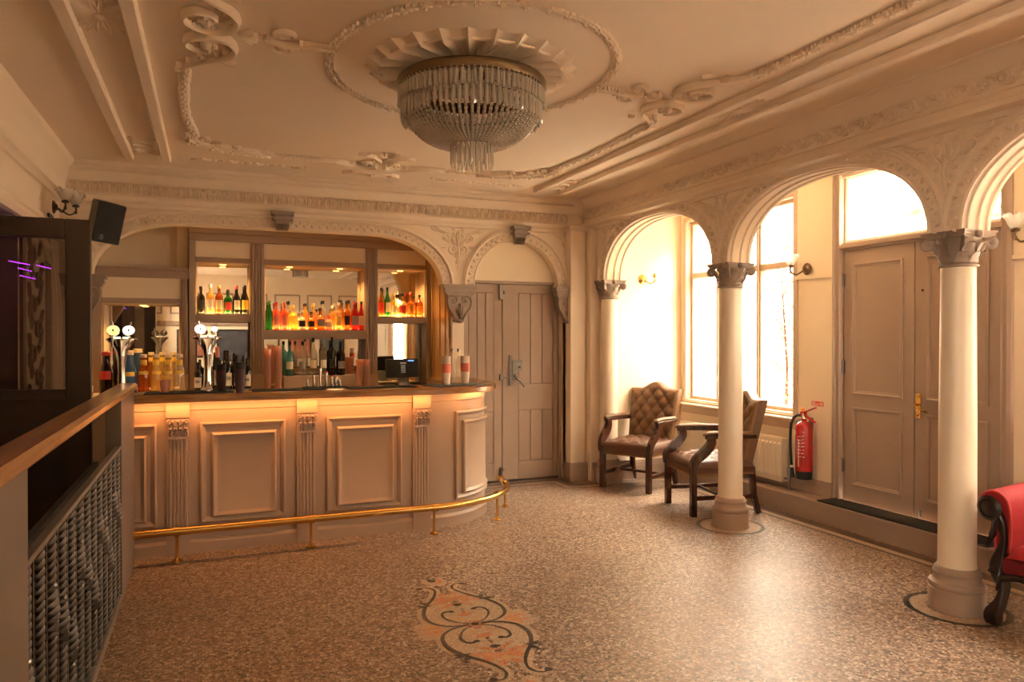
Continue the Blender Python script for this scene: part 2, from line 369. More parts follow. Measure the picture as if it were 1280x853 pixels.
# --- back wall with the bar arch and the door arch -----------------------------------
def bar_arch(n=10):
    c, a, s, top, rx = .60, 1.49, 2.0, 2.45, .68; out = []
    for i in range(n + 1): t = PI / 2 * i / n; out.append((c - a + rx - rx * math.cos(t), s + (top - s) * math.sin(t)))
    k = 8
    for i in range(1, k): out.append((c - a + rx + (2 * a - 2 * rx) * i / k, top))
    for i in range(n + 1): t = PI / 2 * (1 - i / n); out.append((c + a - rx + rx * math.cos(t), s + (top - s) * math.sin(t)))
    return out
BARC = bar_arch(); DOORC = ell(2.888, .458, .46, 2.0, 24, 2.0)
g = G(); g.T = BACKT; arch_wall(g, [BARC, DOORC], -1.15, 3.75, 2.0, 2.92, 0, -.12)
g.T = None; g.box(2.20, 6.84, 0, 2.32, 6.96, 2.0); g.box(-1.15, 6.84, 0, -.93, 6.96, 2.0); g.box(3.44, 6.84, 0, 3.75, 6.96, 2.0)
wall_back = struct('wall_back', g, CREAM)
for c in (BARC, DOORC):
    g = G(); g.T = BACKT; band(g, c, BANDP); g.build('arch_moulding', CREAM, wall_back)
    g = G(); g.T = BACKT; band_relief(g, c, .055, .034, .034, .011, .016); g.build('arch_leaf_band', CREAM, wall_back, kind='stuff')
spandrel(BACKT, 2.258, 2.15, wall_back, .26, 2.54)
g = G(); g.T = BACKT
for u, v, a, L in ((3.44, 2.35, 1.7, .05), (3.43, 2.42, 2.0, .06), (3.40, 2.5, 2.4, .06), (3.36, 2.54, 2.9, .07), (3.43, 2.53, 1.4, .05)): g.leaf(u, v, a, L, .014, .012, .3, 2)
g.build('spandrel_relief', CREAM, wall_back)
# keystones
def keystone(u, v0, v1, wt, wb):
    g = G(); g.T = BACKT
    g.add([(u - wb / 2, v0, 0), (u + wb / 2, v0, 0), (u + wt / 2, v1, 0), (u - wt / 2, v1, 0), (u - wb / 2, v0, .05), (u + wb / 2, v0, .05), (u + wt / 2, v1, .10), (u - wt / 2, v1, .10)],
          [(0, 1, 2, 3), (4, 5, 6, 7), (0, 1, 5, 4), (1, 2, 6, 5), (2, 3, 7, 6), (3, 0, 4, 7)])
    vm = v0 + (v1 - v0) * .55
    g.box(u - wt / 2 - .012, vm, 0, u + wt / 2 + .012, vm + .02, .105); g.box(u - wt / 2 - .02, v1 - .03, 0, u + wt / 2 + .02, v1, .12)
    for du in (-.32, 0, .32):
        g.leaf(u + du * wb, vm, -PI / 2, (vm - v0) * 1.02, wb * .17, .09, 0, 3); g.blob(u + du * wb, v0 + .015, .075, .014, .014, .014, 7, 4)
    g.build('keystone', CAPM, wall_back)
keystone(.60, 2.44, 2.60, .15, .10); keystone(2.90, 2.43, 2.60, .15, .10)
# carved brackets under the arch springs
def bracket(u, half=0):
    g = G(); g.T = BACKT
    g.box(u - .17, 1.965, -.02, u + .17, 2.0, .09); g.box(u - .155, 1.925, -.02, u + .155, 1.965, .075); g.box(u - .14, 1.905, -.02, u + .14, 1.925, .06)
    prof = [(.125, 1.905), (.13, 1.86), (.12, 1.80), (.09, 1.74), (.06, 1.69), (.045, 1.66), (.05, 1.645), (.03, 1.63)]
    for (w0, v0), (w1, v1), d0, d1 in zip(prof, prof[1:], (.05, .055, .055, .05, .042, .035, .035), (.055, .055, .05, .042, .035, .035, .03)):
        g.add([(u - w0, v0, -.02), (u + w0, v0, -.02), (u + w0, v0, d0), (u - w0, v0, d0), (u - w1, v1, -.02), (u + w1, v1, -.02), (u + w1, v1, d1), (u - w1, v1, d1)],
              [(0, 1, 5, 4), (1, 2, 6, 5), (2, 3, 7, 6), (3, 0, 4, 7), (4, 5, 6, 7)])
    o = g.build('bracket', CAPM, wall_back)
    g = G(); g.T = lambda a, b, h: BACKT(a, b, h + .048)
    for s in (-1, 1):
        g.tube([(u + s * .112 * k, v, .004) for k, v in ((1, 1.885), (1.1, 1.84), (1.0, 1.78), (.7, 1.73), (.42, 1.68), (.3, 1.65))], .011, 6)
        g.scroll(u + s * .062, 1.845, .05, 0 if s > 0 else PI, 1.35, .011, s)
        g.leaf(u + s * .03, 1.80, -PI / 2 - s * .15, .1, .022, .012, 0, 3); g.leaf(u + s * .015, 1.9, -PI / 2 + s * .5, .06, .016, .012, 0, 2)
    g.leaf(u, 1.79, -PI / 2, .12, .02, .018, 0, 3); g.flower(u, 1.80, .024, .014, 5)
    g.blob(u, 1.645, .0, .042, .022, .02, 8, 5)
    g.build('bracket_scroll', CAPM, o)
bracket(2.258); bracket(3.46); bracket(-.95)
# jamb between bar and door, recess behind the bar
g = G(); g.box(2.20, 6.96, 0, 2.30, 7.9, 2.6); g.box(2.20, 6.9, 2.0, 2.32, 6.96, 2.1); struct('trim_1', g, PALE)
g = G()
g.box(2.185, 6.92, 0, 2.2, 7.5, 2.3)
for y in (7.02, 7.2, 7.38): g.box(2.178, y, .1, 2.186, y + .008, 2.25)
g.box(2.172, 6.90, 0, 2.2, 6.93, 2.3); g.box(2.17, 7.44, 0, 2.2, 7.5, 2.3)
JAMB = wood('golden_board', (.42, .24, .09), (.55, .33, .13), .4, 2, 3)
struct('trim_2', g, JAMB)
g = G(); g.box(-1.25, 7.78, 0, 2.3, 7.9, 2.92); g.box(-1.25, 6.96, 0, -1.1, 7.9, 2.92); g.box(-1.2, 6.96, 2.62, 2.3, 7.9, 2.70); struct('wall_bar_recess', g, PALE)
boxobj('plaster_strip', PALE, -.29, 7.66, 2.05, -.19, 7.80, 2.62, bpy.data.objects['wall_bar_recess'], .006)
# tympanum over the back door
g = G(); g.box(2.30, 6.93, 2.045, 3.46, 7.03, 2.6); struct('wall_tympanum', g, PALE)
g = G(); g.box(2.30, 7.03, 0, 3.8, 7.1, 2.7); struct('light_stop_behind_door', g, VOID)  # unseen dark board added to stop sky light leaking past the door

# --- corner pier and respond half column ----------------------------------------------
g = G()
poly = [(3.44, 6.9), (3.44, 6.72), (3.585, 6.72)] + [(3.585 + .055 * math.cos(t), 6.775 + .055 * math.sin(t)) for t in [(-PI / 2 + PI / 2 * i / 6) for i in range(1, 7)]] + [(3.64, 6.9)]
g.box(3.63, 6.64, 0, 3.76, 6.9, 2.62)
g.prism(poly, 0, 2.62); struct('trim_3', g, CREAM)
g = G(); g.box(3.425, 6.70, 2.585, 3.66, 6.9, 2.605); g.box(3.41, 6.685, 2.605, 3.68, 6.9, 2.63); struct('trim_4', g, CREAM)
g = G(); g.box(3.425, 6.70, 0, 3.66, 6.86, .16); g.box(3.43, 6.706, .16, 3.65, 6.86, .175); g.box(3.435, 6.712, .175, 3.645, 6.86, .185)
g.box(3.64, 6.58, 0, 4.53, 6.66, .14); g.box(3.64, 6.588, .14, 4.53, 6.66, .17); g.box(3.64, 6.6, .17, 4.53, 6.66, .19)
struct('baseboard_back', g, TAUPE)

# --- alcove: window wall, side wall, raised step --------------------------------------
g = G()
for y0, y1, z0, z1 in ((6.54, 6.9, 0, 2.92), (4.98, 6.54, 0, .76), (4.98, 6.54, 2.72, 2.92), (4.51, 4.98, 0, 2.92), (3.10, 4.51, 2.78, 2.92), (2.5, 3.10, 0, 2.92), (1.8, 2.5, 0, .76), (1.8, 2.5, 2.72, 2.92),
                       (-1.5, 1.8, 0, 2.92), (-2.7, -1.5, 0, .76), (-2.7, -1.5, 2.72, 2.92), (-3.2, -2.7, 0, 2.92)):
    g.box(4.75, y0, z0, 4.95, y1, z1)
wall_window = struct('wall_window', g, PALE)
for y0, y1 in ((4.51, 4.96), (2.56, 3.08)):
    g = G(); g.box(4.735, y0, 2.0, 4.75, y1, 2.92); g.box(4.722, y0, 1.985, 4.75, y1, 2.015); g.build('wall_band', PALE, wall_window, bevel=.004)
g = G(); g.box(3.64, 6.65, 0, 4.95, 6.9, 2.92); struct('wall_alcove', g, PALE)
g = G(); g.box(4.53, -3.0, 0, 4.75, 6.65, .145); g.box(4.52, -3.0, .145, 4.75, 6.65, .16); struct('trim_5', g, TAUPE)
g = G()
for y0, y1 in ((4.51, 6.65), (.6, 3.06)): g.box(4.725, y0, .16, 4.75, y1, .26); g.box(4.735, y0, .26, 4.75, y1, .28)
struct('baseboard_right', g, TAUPE)
boxobj('threshold_mat', RUBBER, 4.535, 3.1, .16, 4.75, 4.5, .172, bpy.data.objects['trim_5'])

WINP = mat('window_paint', (.52, .39, .27), .45, var=.04)
def window(n, y0, y1, z0, z1, muls, transom, m=WINP):
    root = thing('window_%d' % n, None, None, (4.75, (y0 + y1) / 2, z0)); root['kind'] = 'structure'
    g = G(); g.T = WINT
    g.frame(y0 - .05, z0 - .02, y1 + .05, z1 + .05, [(0, -.01), (0, .018), (.03, .03), (.045, .018), (.05, .018), (.052, -.05), (.085, -.05), (.087, -.10), (.05, -.12)])
    g.build('window_frame', m, root)
    for u in muls:
        g = G(); g.T = WINT; g.box(u - .03, z0 + .03, -.10, u + .03, z1 - .03, -.03); g.box(u - .014, z0 + .03, -.03, u + .014, z1 - .03, -.015); g.build('mullion', m, root, bevel=.005)
    e = [y0 + .035] + muls + [y1 - .035]
    for a, b in zip(e, e[1:]):
        g = G(); g.T = WINT; g.box(a, transom - .03, -.10, b, transom + .03, -.03); g.build('transom_bar', m, root, bevel=.005)
        for v0, v1 in ((z0, transom), (transom, z1)):
            g = G(); g.T = WINT; g.box(a, v0, -.078, b, v1, -.072); g.build('pane', GLASS, root)
    g = G(); g.T = WINT; g.box(y0 - .1, z0 - .035, -.15, y1 + .1, z0 - .005, .09); g.build('window_sill', m, root, bevel=.01)
    g = G(); g.T = WINT; g.box(y0 - .08, z0 - .11, 0, y1 + .08, z0 - .036, .02); g.build('sill_apron', m, root, bevel=.006)
    return root
window(1, 4.98, 6.54, .79, 2.72, [5.47, 6.06], 2.14)
window(2, 1.8, 2.5, .79, 2.72, [2.15], 2.14)
window(3, -2.7, -1.5, .79, 2.72, [-2.1], 2.14)  # unseen window added to brighten the rear wall

# --- double door on the right with its transom light ----------------------------------
d1 = thing('door_1', None, None, (4.75, 3.805, .16)); d1['kind'] = 'structure'
g = G(); g.T = WINT
P1 = [(-.075, -.01), (-.075, .03), (-.05, .038), (-.04, .022), (-.015, .022), (-.005, .03), (0, .022), (0, -.10)]
for sgn, y in ((1, 4.455), (-1, 3.155)):
    g.grid([[(y - sgn * d, .16, h), (y - sgn * d, 2.86, h)] for d, h in P1])
g.box(3.155, 2.19, -.10, 4.455, 2.245, .012); g.box(3.14, 2.205, .0, 4.47, 2.232, .03); g.box(3.08, 2.80, -.1, 4.53, 2.86, .03)
g.build('door_frame', TAUPE, d1)
g = G(); g.T = WINT; g.frame(3.155, 2.245, 4.455, 2.80, [(0, -.02), (.02, -.02), (.03, -.03), (.035, -.09)]); g.build('transom_frame', CREAM, d1)
g = G(); g.T = WINT; g.box(3.17, 2.26, -.078, 4.44, 2.79, -.072); g.build('pane', GLASS, d1)
PAN = [(0, 0), (0, .012), (.012, .016), (.022, .008), (.03, .008), (.036, -.006)]
for y0, y1, nm in ((3.81, 4.45, 'left leaf of the double door'), (3.16, 3.80, 'right leaf of the double door')):
    g = G(); g.T = WINT; g.box(y0, .165, -.06, y1, 2.19, -.015); lf = g.build('door_leaf', TAUPE, d1, bevel=.003)
    for v0, v1 in ((1.03, 2.08), (.30, .93)):
        g = G(); g.T = lambda u, v, h: WINT(u, v, h - .016); g.frame(y0 + .09, v0, y1 - .09, v1, PAN, True); g.build('door_panel', TAUPE, lf)
    for v in ((.4, 1.2, 1.9) if y0 > 3.5 else ()):
        g = G(); g.T = WINT; g.box(y1 - .012, v, -.02, y1 + .006, v + .1, -.004); g.tube([(y1, v - .008, -.002), (y1, v + .108, -.002)], .006, 8); g.build('hinge', STEEL, lf)
g = G(); g.T = lambda u, v, h: WINT(u, v, h - .016)
g.box(3.75, .90, 0, 3.79, 1.08, .008); g.blob(3.77, 1.06, .012, .012, .012, .01); g.tube([(3.77, 1.0, .0), (3.77, 1.0, .04), (3.76, .99, .05), (3.70, .965, .052), (3.67, .955, .045)], .008, 8); g.blob(3.77, .93, .01, .008, .014, .008)
g.build('door_handle', BRASS, d1)
g = G(); g.T = lambda u, v, h: WINT(u, v, h - .016); g.blob(3.74, 1.83, .004, .01, .01, .006); g.build('spyhole', BLACK, d1)
g = G(); g.T = lambda u, v, h: WINT(u, v, h - .016); g.tube([(3.76, .17, .01), (3.76, .24, .01)], .007, 8); g.box(3.745, .19, 0, 3.775, .235, .012); g.build('bolt', STEEL, d1)
boxobj('meeting_strip', TAUPE, 4.78, 3.78, .165, 4.80, 3.83, 2.19, d1); boxobj('bottom_rail', TAUPE, 4.775, 3.16, .15, 4.80, 4.45, .19, d1)  # hidden strips added to close daylight gaps between and below the leaves
boxobj('door_stop', TAUPE, 4.775, 4.42, .15, 4.80, 4.52, 2.21, d1); boxobj('door_stop', TAUPE, 4.775, 3.09, .15, 4.80, 3.19, 2.21, d1)  # stops added to block daylight leaking past the leaf edges
boxobj('top_rail', TAUPE, 4.775, 3.16, 2.17, 4.80, 4.45, 2.21, d1)

# --- back door (double, boarded) ------------------------------------------------------
d2 = thing('door_2', None, None, (2.88, 6.94, 0)); d2['kind'] = 'structure'
DT = plane((0, 6.945, 0), (1, 0, 0), (0, 0, 1), (0, -1, 0))
g = G(); g.T = DT; g.box(2.30, 2.03, -.05, 3.46, 2.06, .03); g.box(3.405, 0, -.05, 3.445, 2.04, .012); g.box(2.30, 0, -.05, 2.345, 2.04, .012); g.build('door_frame', TAUPE, d2, bevel=.004)
for x0, x1, sc in ((2.35, 2.765, 1), (2.772, 3.40, 1)):
    g = G(); g.T = DT; g.box(x0, .02, -.045, x1, 2.028, -.012); lf = g.build('door_leaf', TAUPE, d2)
    g = G(); g.T = DT; a, b = (x0 + .05, x1 - .09) if x1 < 2.9 else (x0 + .175, x1 - .05)
    g.box(x0, .02, -.012, a, 2.028, 0); g.box(b, .02, -.012, x1, 2.028, 0)
    for v0, v1 in ((.02, .2), (.73, 1.0), (1.94, 2.028)): g.box(a, v0, -.012, b, v1, 0)
    g.build('door_rails', TAUPE, lf, bevel=.003)
    nb = 3; wdt = (b - a) / nb
    for v0, v1 in ((.2, .73), (1.0, 1.94)):
        for k in range(nb):
            g = G(); g.T = DT; g.box(a + k * wdt + .006, v0 + .004, -.012, a + (k + 1) * wdt - .006, v1 - .004, -.003); g.build('board', TAUPE, lf, bevel=.003)
g = G(); g.T = DT
g.box(2.84, .99, 0, 2.872, 1.30, .02); g.box(2.872, 1.14, 0, 2.98, 1.25, .03); g.box(2.872, 1.04, 0, 2.93, 1.14, .028); g.blob(2.90, 1.09, .03, .02, .02, .014); g.blob(2.95, 1.18, .032, .018, .012, .014)
g.tube([(2.91, 1.06, .03), (2.91, 1.06, .06), (2.95, 1.03, .066), (2.99, .98, .066)], .011, 8); g.box(2.735, 1.045, 0, 2.775, 1.105, .03); g.tube([(2.77, 1.075, .02), (2.84, 1.07, .02)], .008, 8)
for v in (1.07, 1.15, 1.22): g.blob(2.856, v, .02, .008, .008, .006)
g.build('lock_case', STEEL, d2)
g = G(); g.T = DT; g.box(2.735, .03, 0, 2.765, .15, .02); g.tube([(2.75, .15, .02), (2.75, .05, .025)], .01, 8); g.blob(2.77, .13, .025, .018, .018, .01); g.build('bolt', STEEL, d2)
g = G(); g.T = DT; g.box(2.73, 1.87, 0, 2.765, 2.02, .03); g.box(2.78, 1.93, 0, 2.80, 1.96, .02); g.build('bolt', IRON, d2)
g = G(); g.T = DT; g.box(2.36, 0, -.02, 3.40, .018, .012); g.build('door_sill', DARK, d2)

# --- cornices -------------------------------------------------------------------------
CB = [(0, 2.565), (.018, 2.57), (.022, 2.60), (.045, 2.61), (.06, 2.63), (.06, 2.65), (.04, 2.658), (.038, 2.665), (.038, 2.755), (.046, 2.76), (.055, 2.77), (.06, 2.80), (.075, 2.845), (.09, 2.865), (.09, 2.88), (.105, 2.89), (.105, 2.92)]
CR = [(0, 2.60), (.02, 2.60), (.03, 2.625), (.085, 2.635), (.09, 2.65), (.085, 2.665), (.06, 2.675), (.055, 2.71), (.065, 2.715), (.06, 2.725), (.06, 2.815), (.07, 2.825), (.08, 2.85), (.11, 2.89), (.125, 2.90), (.14, 2.905), (.14, 2.92)]
CL = [(0, 2.585), (.02, 2.59), (.03, 2.61), (.06, 2.625), (.065, 2.65), (.05, 2.66), (.05, 2.74), (.06, 2.76), (.07, 2.81), (.09, 2.86), (.11, 2.88), (.12, 2.90), (.12, 2.92)]
g = G(); g.T = BACKT; g.grid([[(-1.15, v, h), (3.72, v, h)] for h, v in CB]); cor_b = struct('trim_6', g, CREAM)
g = G(); g.T = RIGHTT; g.grid([[(-3.0, v, h), (6.86, v, h)] for h, v in CR]); cor_r = struct('trim_7', g, CREAM)
g = G(); g.T = LEFTT; g.grid([[(-3.0, v, h), (6.86, v, h)] for h, v in CL]); cor_l = struct('trim_8', g, CREAM)
# acanthus units of the back frieze: one mesh, many copies
g = G(); g.T = lambda a, b, h: (a, -h, b)
g.leaf(0, .004, PI / 2, .09, .021, .018, 0, 2)
for q in (-1, 1):
    g.leaf(q * .031, .0, PI / 2 + q * .1, .06, .010, .014, -q * .4, 1); g.blob(q * .031, .076, .006, .011, .011, .012, 7, 4)
leaf0 = g.build('acanthus_leaf', CREAM, cor_b, local=True)
nL = 60
for i in range(nL):
    o = leaf0 if i == 0 else leaf0.copy()
    if i: C.objects.link(o)
    o.location = (-1.06 + i * 4.46 / (nL - 1), 6.84 - .038, 2.667)
g = G(); g.T = RIGHTT
for i in range(95):
    u = -1.2 + i * .084; s = 1 if i % 2 else -1
    pass
g.T = lambda u, v, h: RIGHTT(u, v, h + .06); gg = G(); gg.T = g.T
for i in range(95):
    u = -1.2 + i * .084; s = 1 if i % 2 else -1
    gg.scroll(u, 2.77, .03, PI / 2, 1.2, .011, s, 5); gg.leaf(u + .02, 2.77 + s * .02, s * .5, .06, .013, .018, -s * .8, 2); gg.leaf(u - .02, 2.77 - s * .022, PI - s * .4, .05, .012, .018, 0, 1)
gg.build('frieze_scrolls', CREAM, cor_r, kind='stuff')
g = G(); g.T = lambda u, v, h: BACKT(u, v, h)
for i in range(230): g.box(-1.1 + i * .02, 2.84, .07, -1.1 + i * .02 + .011, 2.858, .09)
g.build('dentils', CREAM, cor_b, kind='stuff')

# --- left wall, dark opening, rear wall -----------------------------------------------
g = G(); g.box(-1.3, -3.0, 2.27, -1.12, 6.96, 2.92); g.box(-1.3, 5.45, 0, -1.12, 6.96, 2.27); g.box(-1.3, -3.0, 0, -1.12, -2.3, 2.27); g.box(-1.3, -2.3, 0, -1.12, -.8, 1.4); g.box(-1.3, -.8, 0, -1.12, 2.2, 2.27)
wall_left = struct('wall_left', g, CREAM)
g = G(); g.T = LEFTT; g.grid([[(-3, v, h), (6.84, v, h)] for h, v in ((0, 2.25), (.03, 2.255), (.04, 2.29), (.025, 2.30), (.02, 2.33), (.035, 2.34), (.03, 2.37), (0, 2.38))]); g.build('lintel_moulding', CREAM, wall_left)
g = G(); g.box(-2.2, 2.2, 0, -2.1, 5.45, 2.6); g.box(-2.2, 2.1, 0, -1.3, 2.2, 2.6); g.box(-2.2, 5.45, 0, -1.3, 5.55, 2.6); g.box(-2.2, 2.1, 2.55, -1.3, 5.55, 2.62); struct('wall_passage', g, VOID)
g = G(); g.T = LEFTT; g.frame(5.50, .9, 6.36, 2.26, [(0, 0), (0, .02), (.03, .03), (.06, .015), (.07, 0)]); g.build('pilaster_frame', TAUPE, wall_left)
g = G(); g.T = LEFTT
for i in range(7):
    v = 1.02 + i * .17; s = 1 if i % 2 else -1
    g.scroll(5.93 + s * .07, v, .1, -PI / 2, 1.3, .016, s); g.leaf(5.93 + s * .14, v + .05, PI / 2 - s * .9, .13, .035, .02, s * .6, 3); g.leaf(5.93 - s * .1, v + .02, PI / 2 + s * .7, .14, .03, .02, -s * .5, 3); g.leaf(5.93 - s * .18, v + .1, PI / 2 + s * .2, .1, .025, .018, 0, 2)
g.build('scroll_panel', TAUPE, wall_left)
g = G(); g.T = LEFTT
for u in (6.44, 6.6, 6.74): g.tube([(u, 0, .01), (u, 1.7, .01)] + [(u - (u - 6.0) * (1 - math.cos(t)) * .9, 1.7 + .5 * math.sin(t), .01) for t in [PI / 2 * i / 8 for i in range(1, 9)]], .022, 8)
g.build('arch_moulding', PALE, wall_left)
g = G(); g.box(-2.2, -3.2, 0, 3.98, -3.0, 2.92); g.box(3.98, -3.2, 0, 4.68, -3.0, .5); g.box(3.98, -3.2, 2.5, 4.68, -3.0, 2.92); g.box(4.68, -3.2, 0, 4.95, -3.0, 2.92); wall_rear = struct('wall_rear', g, PALE)
w5 = thing('window_5', None, None, (-1.2, -1.55, 1.4)); w5['kind'] = 'structure'  # unseen window added as fill light for the arcade front
g = G()
for b in ((-1.27, -2.3, 1.4, -1.15, -2.24, 2.27), (-1.27, -.86, 1.4, -1.15, -.8, 2.27), (-1.27, -2.3, 1.4, -1.15, -.8, 1.45), (-1.27, -2.3, 2.21, -1.15, -.8, 2.27), (-1.25, -1.58, 1.4, -1.17, -1.52, 2.27)): g.box(*b)
g.build('window_frame', WINP, w5); boxobj('pane', GLASS, -1.214, -2.24, 1.45, -1.208, -.86, 2.21, w5)
w4 = thing('window_4', None, None, (4.33, -3.0, .5)); w4['kind'] = 'structure'
g = G()
for b in ((3.98, -3.15, .5, 4.03, -3.0, 2.5), (4.63, -3.15, .5, 4.68, -3.0, 2.5), (3.98, -3.15, .5, 4.68, -3.0, .56), (3.98, -3.15, 2.44, 4.68, -3.0, 2.5), (3.98, -3.13, 1.9, 4.68, -3.02, 1.95)): g.box(*b)
g.build('window_frame', WINP, w4); boxobj('pane', GLASS, 4.03, -3.09, .56, 4.63, -3.084, 2.44, w4)
REART = plane((0, -3.0, 0), (1, 0, 0), (0, 0, 1), (0, 1, 0))
g = G(); g.T = REART; g.grid([[(-2, v, h), (3.7, v, h)] for h, v in ((0, 1.72), (.04, 1.74), (.05, 1.78), (.02, 1.82), (0, 1.84))]); g.build('dado_moulding', TAUPE, wall_rear)
for i in range(7):
    g = G(); g.T = REART; x = -1.6 + i * .76; g.frame(x, 2.0, x + .6, 2.5, [(0, 0), (0, .02), (.03, .02), (.035, 0)]); g.build('panel_moulding', TAUPE, wall_rear)
g = G(); g.box(-2.2, -3.0, 0, 3.69, -2.97, .2); struct('baseboard_rear', g, TAUPE)
PICC = [((.28, .1, .05), (.6, .5, .35)), ((.06, .06, .07), (.5, .45, .4)), ((.5, .42, .3), (.2, .1, .06)), ((.35, .12, .06), (.75, .65, .5)), ((.1, .12, .12), (.6, .55, .45))]
for i, (x, z, w, h) in enumerate(((-.7, 1.0, .6, .65), (.15, .9, .7, .75), (1.05, 1.0, .5, .65), (1.75, .95, .55, .7), (2.5, 1.0, .6, .6))):
    p = thing('framed_picture', ['rust coloured abstract picture on rear wall, first from the left wall', 'black abstract picture on rear wall, second from the left wall', 'sand coloured abstract picture in the middle of the rear wall', 'brown red abstract picture on rear wall, second from the window side', 'slate abstract picture on rear wall, nearest the window side'][i], 'picture', (x + w / 2, -3.0, z))
    g = G(); g.T = REART; g.frame(x, z, x + w, z + h, [(0, 0), (0, .03), (.03, .03), (.035, .012)]); g.build('picture_frame', EBONY, p)
    m = mat('picture_art_%d' % i, PICC[i][0], .5, 0, .6, 5); g = G(); g.T = REART; g.box(x + .03, z + .03, .002, x + w - .03, z + h - .03, .012); g.build('picture_sheet', m, p)

# ================================================================== CEILING ORNAMENT
RIBP = [(-.034, 0), (-.034, .022), (-.026, .028), (.026, .028), (.034, .022), (.034, 0)]
for x in (-.578, -.315, 2.92, 3.18):
    g = G(); g.T = CEILT; g.grid([[(x + d, -2.6, h), (x + d, 6.42, h)] for d, h in RIBP]); g.build('rib', CEIL, ceiling)
CXY = (1.30, 3.70)
# oval leaf garland round the rose
g = G(); g.T = CEILT
g.garland([(CXY[0] + .74 * math.cos(2 * PI * i / 60), CXY[1] + .84 * math.sin(2 * PI * i / 60)) for i in range(61)], .036, .010, .036)
g.build('oval_garland', CEIL, ceiling, kind='stuff')
# big rectangular garland with stepped scroll breaks
def mirror(pts, mx=False, my=False): return [((2 * CXY[0] - x) if mx else x, (2 * CXY[1] - y) if my else y) for x, y in pts]
for mx in (False, True):
    for my in (False, True):
        g = G(); g.T = CEILT
        g.garland(mirror([(-.115, 4.22), (-.135, 4.6), (-.14, 5.1), (-.09, 5.6)], mx, my), .042, .013, .032)
        g.garland(mirror([(.36, 5.93), (.5, 5.965), (.78, 5.97)], mx, my), .038, .012, .03)
        g.build('leaf_garland', CEIL, ceiling, kind='stuff')
        g = G(); g.T = lambda u, v, h, mx=mx, my=my: CEILT((2 * CXY[0] - u) if mx else u, (2 * CXY[1] - v) if my else v, h)
        rr = random.Random(4)
        arc = smooth([(-.13, 5.56), (-.12, 5.70), (-.04, 5.80), (.08, 5.88), (.24, 5.92), (.40, 5.95)], 6)
        g.tube([(p[0], p[1], .012) for p in arc], .014, 7, up=(0, 0, 1))
        for k, p in enumerate(arc[1:-1:2]):   # corner cluster of leaves along a bent stem
            q = arc[min(2 * k + 2, len(arc) - 1)]; a = math.atan2(q[1] - p[1], q[0] - p[0])
            g.leaf(p[0], p[1], a + 1.0, .10 + rr.uniform(-.02, .02), .028, .022, -.6, 3); g.leaf(p[0], p[1], a - 1.0, .10 + rr.uniform(-.02, .02), .028, .022, .6, 3)
            if k % 3 == 1: g.flower(p[0], p[1], .04, .026, 6)
        for u, v, R, q in ((-.02, 5.66, .05, 1), (.05, 5.80, .05, -1), (.20, 5.84, .045, 1), (.16, 5.98, .04, -1), (-.06, 5.86, .045, -1)): g.scroll(u, v, R, q, 1.2, .013, q)
        g.leaf(.18, 5.86, .25, .22, .035, .028, -.1, 3)
        g.build('corner_cluster', CEIL, ceiling)
def side_scrolls(mx):
    T = lambda u, v, h: CEILT((2 * CXY[0] - u) if mx else u, v, h)
    for s in (-1, 1):
        yc = 3.655
        g = G(); g.T = T
        path = smooth([(-.12, yc + s * .60), (-.1, yc + s * .48), (.0, yc + s * .36), (.09, yc + s * .27), (.12, yc + s * .17), (.08, yc + s * .06), (-.02, yc + s * .045), (-.09, yc + s * .10), (-.1, yc + s * .17), (-.05, yc + s * .225), (.015, yc + s * .20), (.03, yc + s * .145), (-.01, yc + s * .12)], 5)
        n = len(path); g.tube([(p[0], p[1], .012) for p in path], [.009 + .010 * math.sin(PI * min(1, i / n * 1.1)) for i in range(n)], 8, up=(0, 0, 1), sq=.8)
        for i in range(0, n - 14, 3):
            p, q = path[i], path[i + 1]; a = math.atan2(q[1] - p[1], q[0] - p[0]); g.leaf(p[0], p[1], a - s * 1.1, .055, .018, .018, 0, 2)
        g.blob(-.012, yc + s * .135, .016, .028, .028, .02); g.flower(.0, yc + s * .16, .04, .026, 6)
        g.leaf(-.03, yc + s * .33, s * PI / 2 + .4, .1, .03, .02, s * .5, 3); g.leaf(.06, yc + s * .40, -s * .3, .07, .02, .016, 0, 2)
        g.build('scroll', CEIL, ceiling)
    g = G(); g.T = T
    for a in (-.8, -.4, 0, .4, .8): g.leaf(.13, 3.655, a, .09, .018, .018, 0, 2)
    # arm reaching to the oval: fleur and drop
    g.scroll(.34, 3.655 + .075, .05, PI, 1.2, .013, -1); g.scroll(.34, 3.655 - .075, .05, PI, 1.2, .013, 1)
    g.tube([(.24, 3.655, .008), (.34, 3.67, .014), (.42, 3.66, .012), (.56, 3.67, .008)], [.008, .014, .012, .008], 7)
    g.flower(.25, 3.655, .035, .016, 4); g.flower(.42, 3.66, .04, .02, 6)
    for k in range(6):
        for s in (-1, 1): g.leaf(.43 + k * .025, 3.66, s * .9, .045, .014, .014, 0, 1)
    for s in (-1, 1): g.leaf(.33, 3.655 + s * .02, s * 1.9, .09, .02, .016, 0, 2)
    g.build('scroll_arm', CEIL, ceiling)
side_scrolls(False); side_scrolls(True)
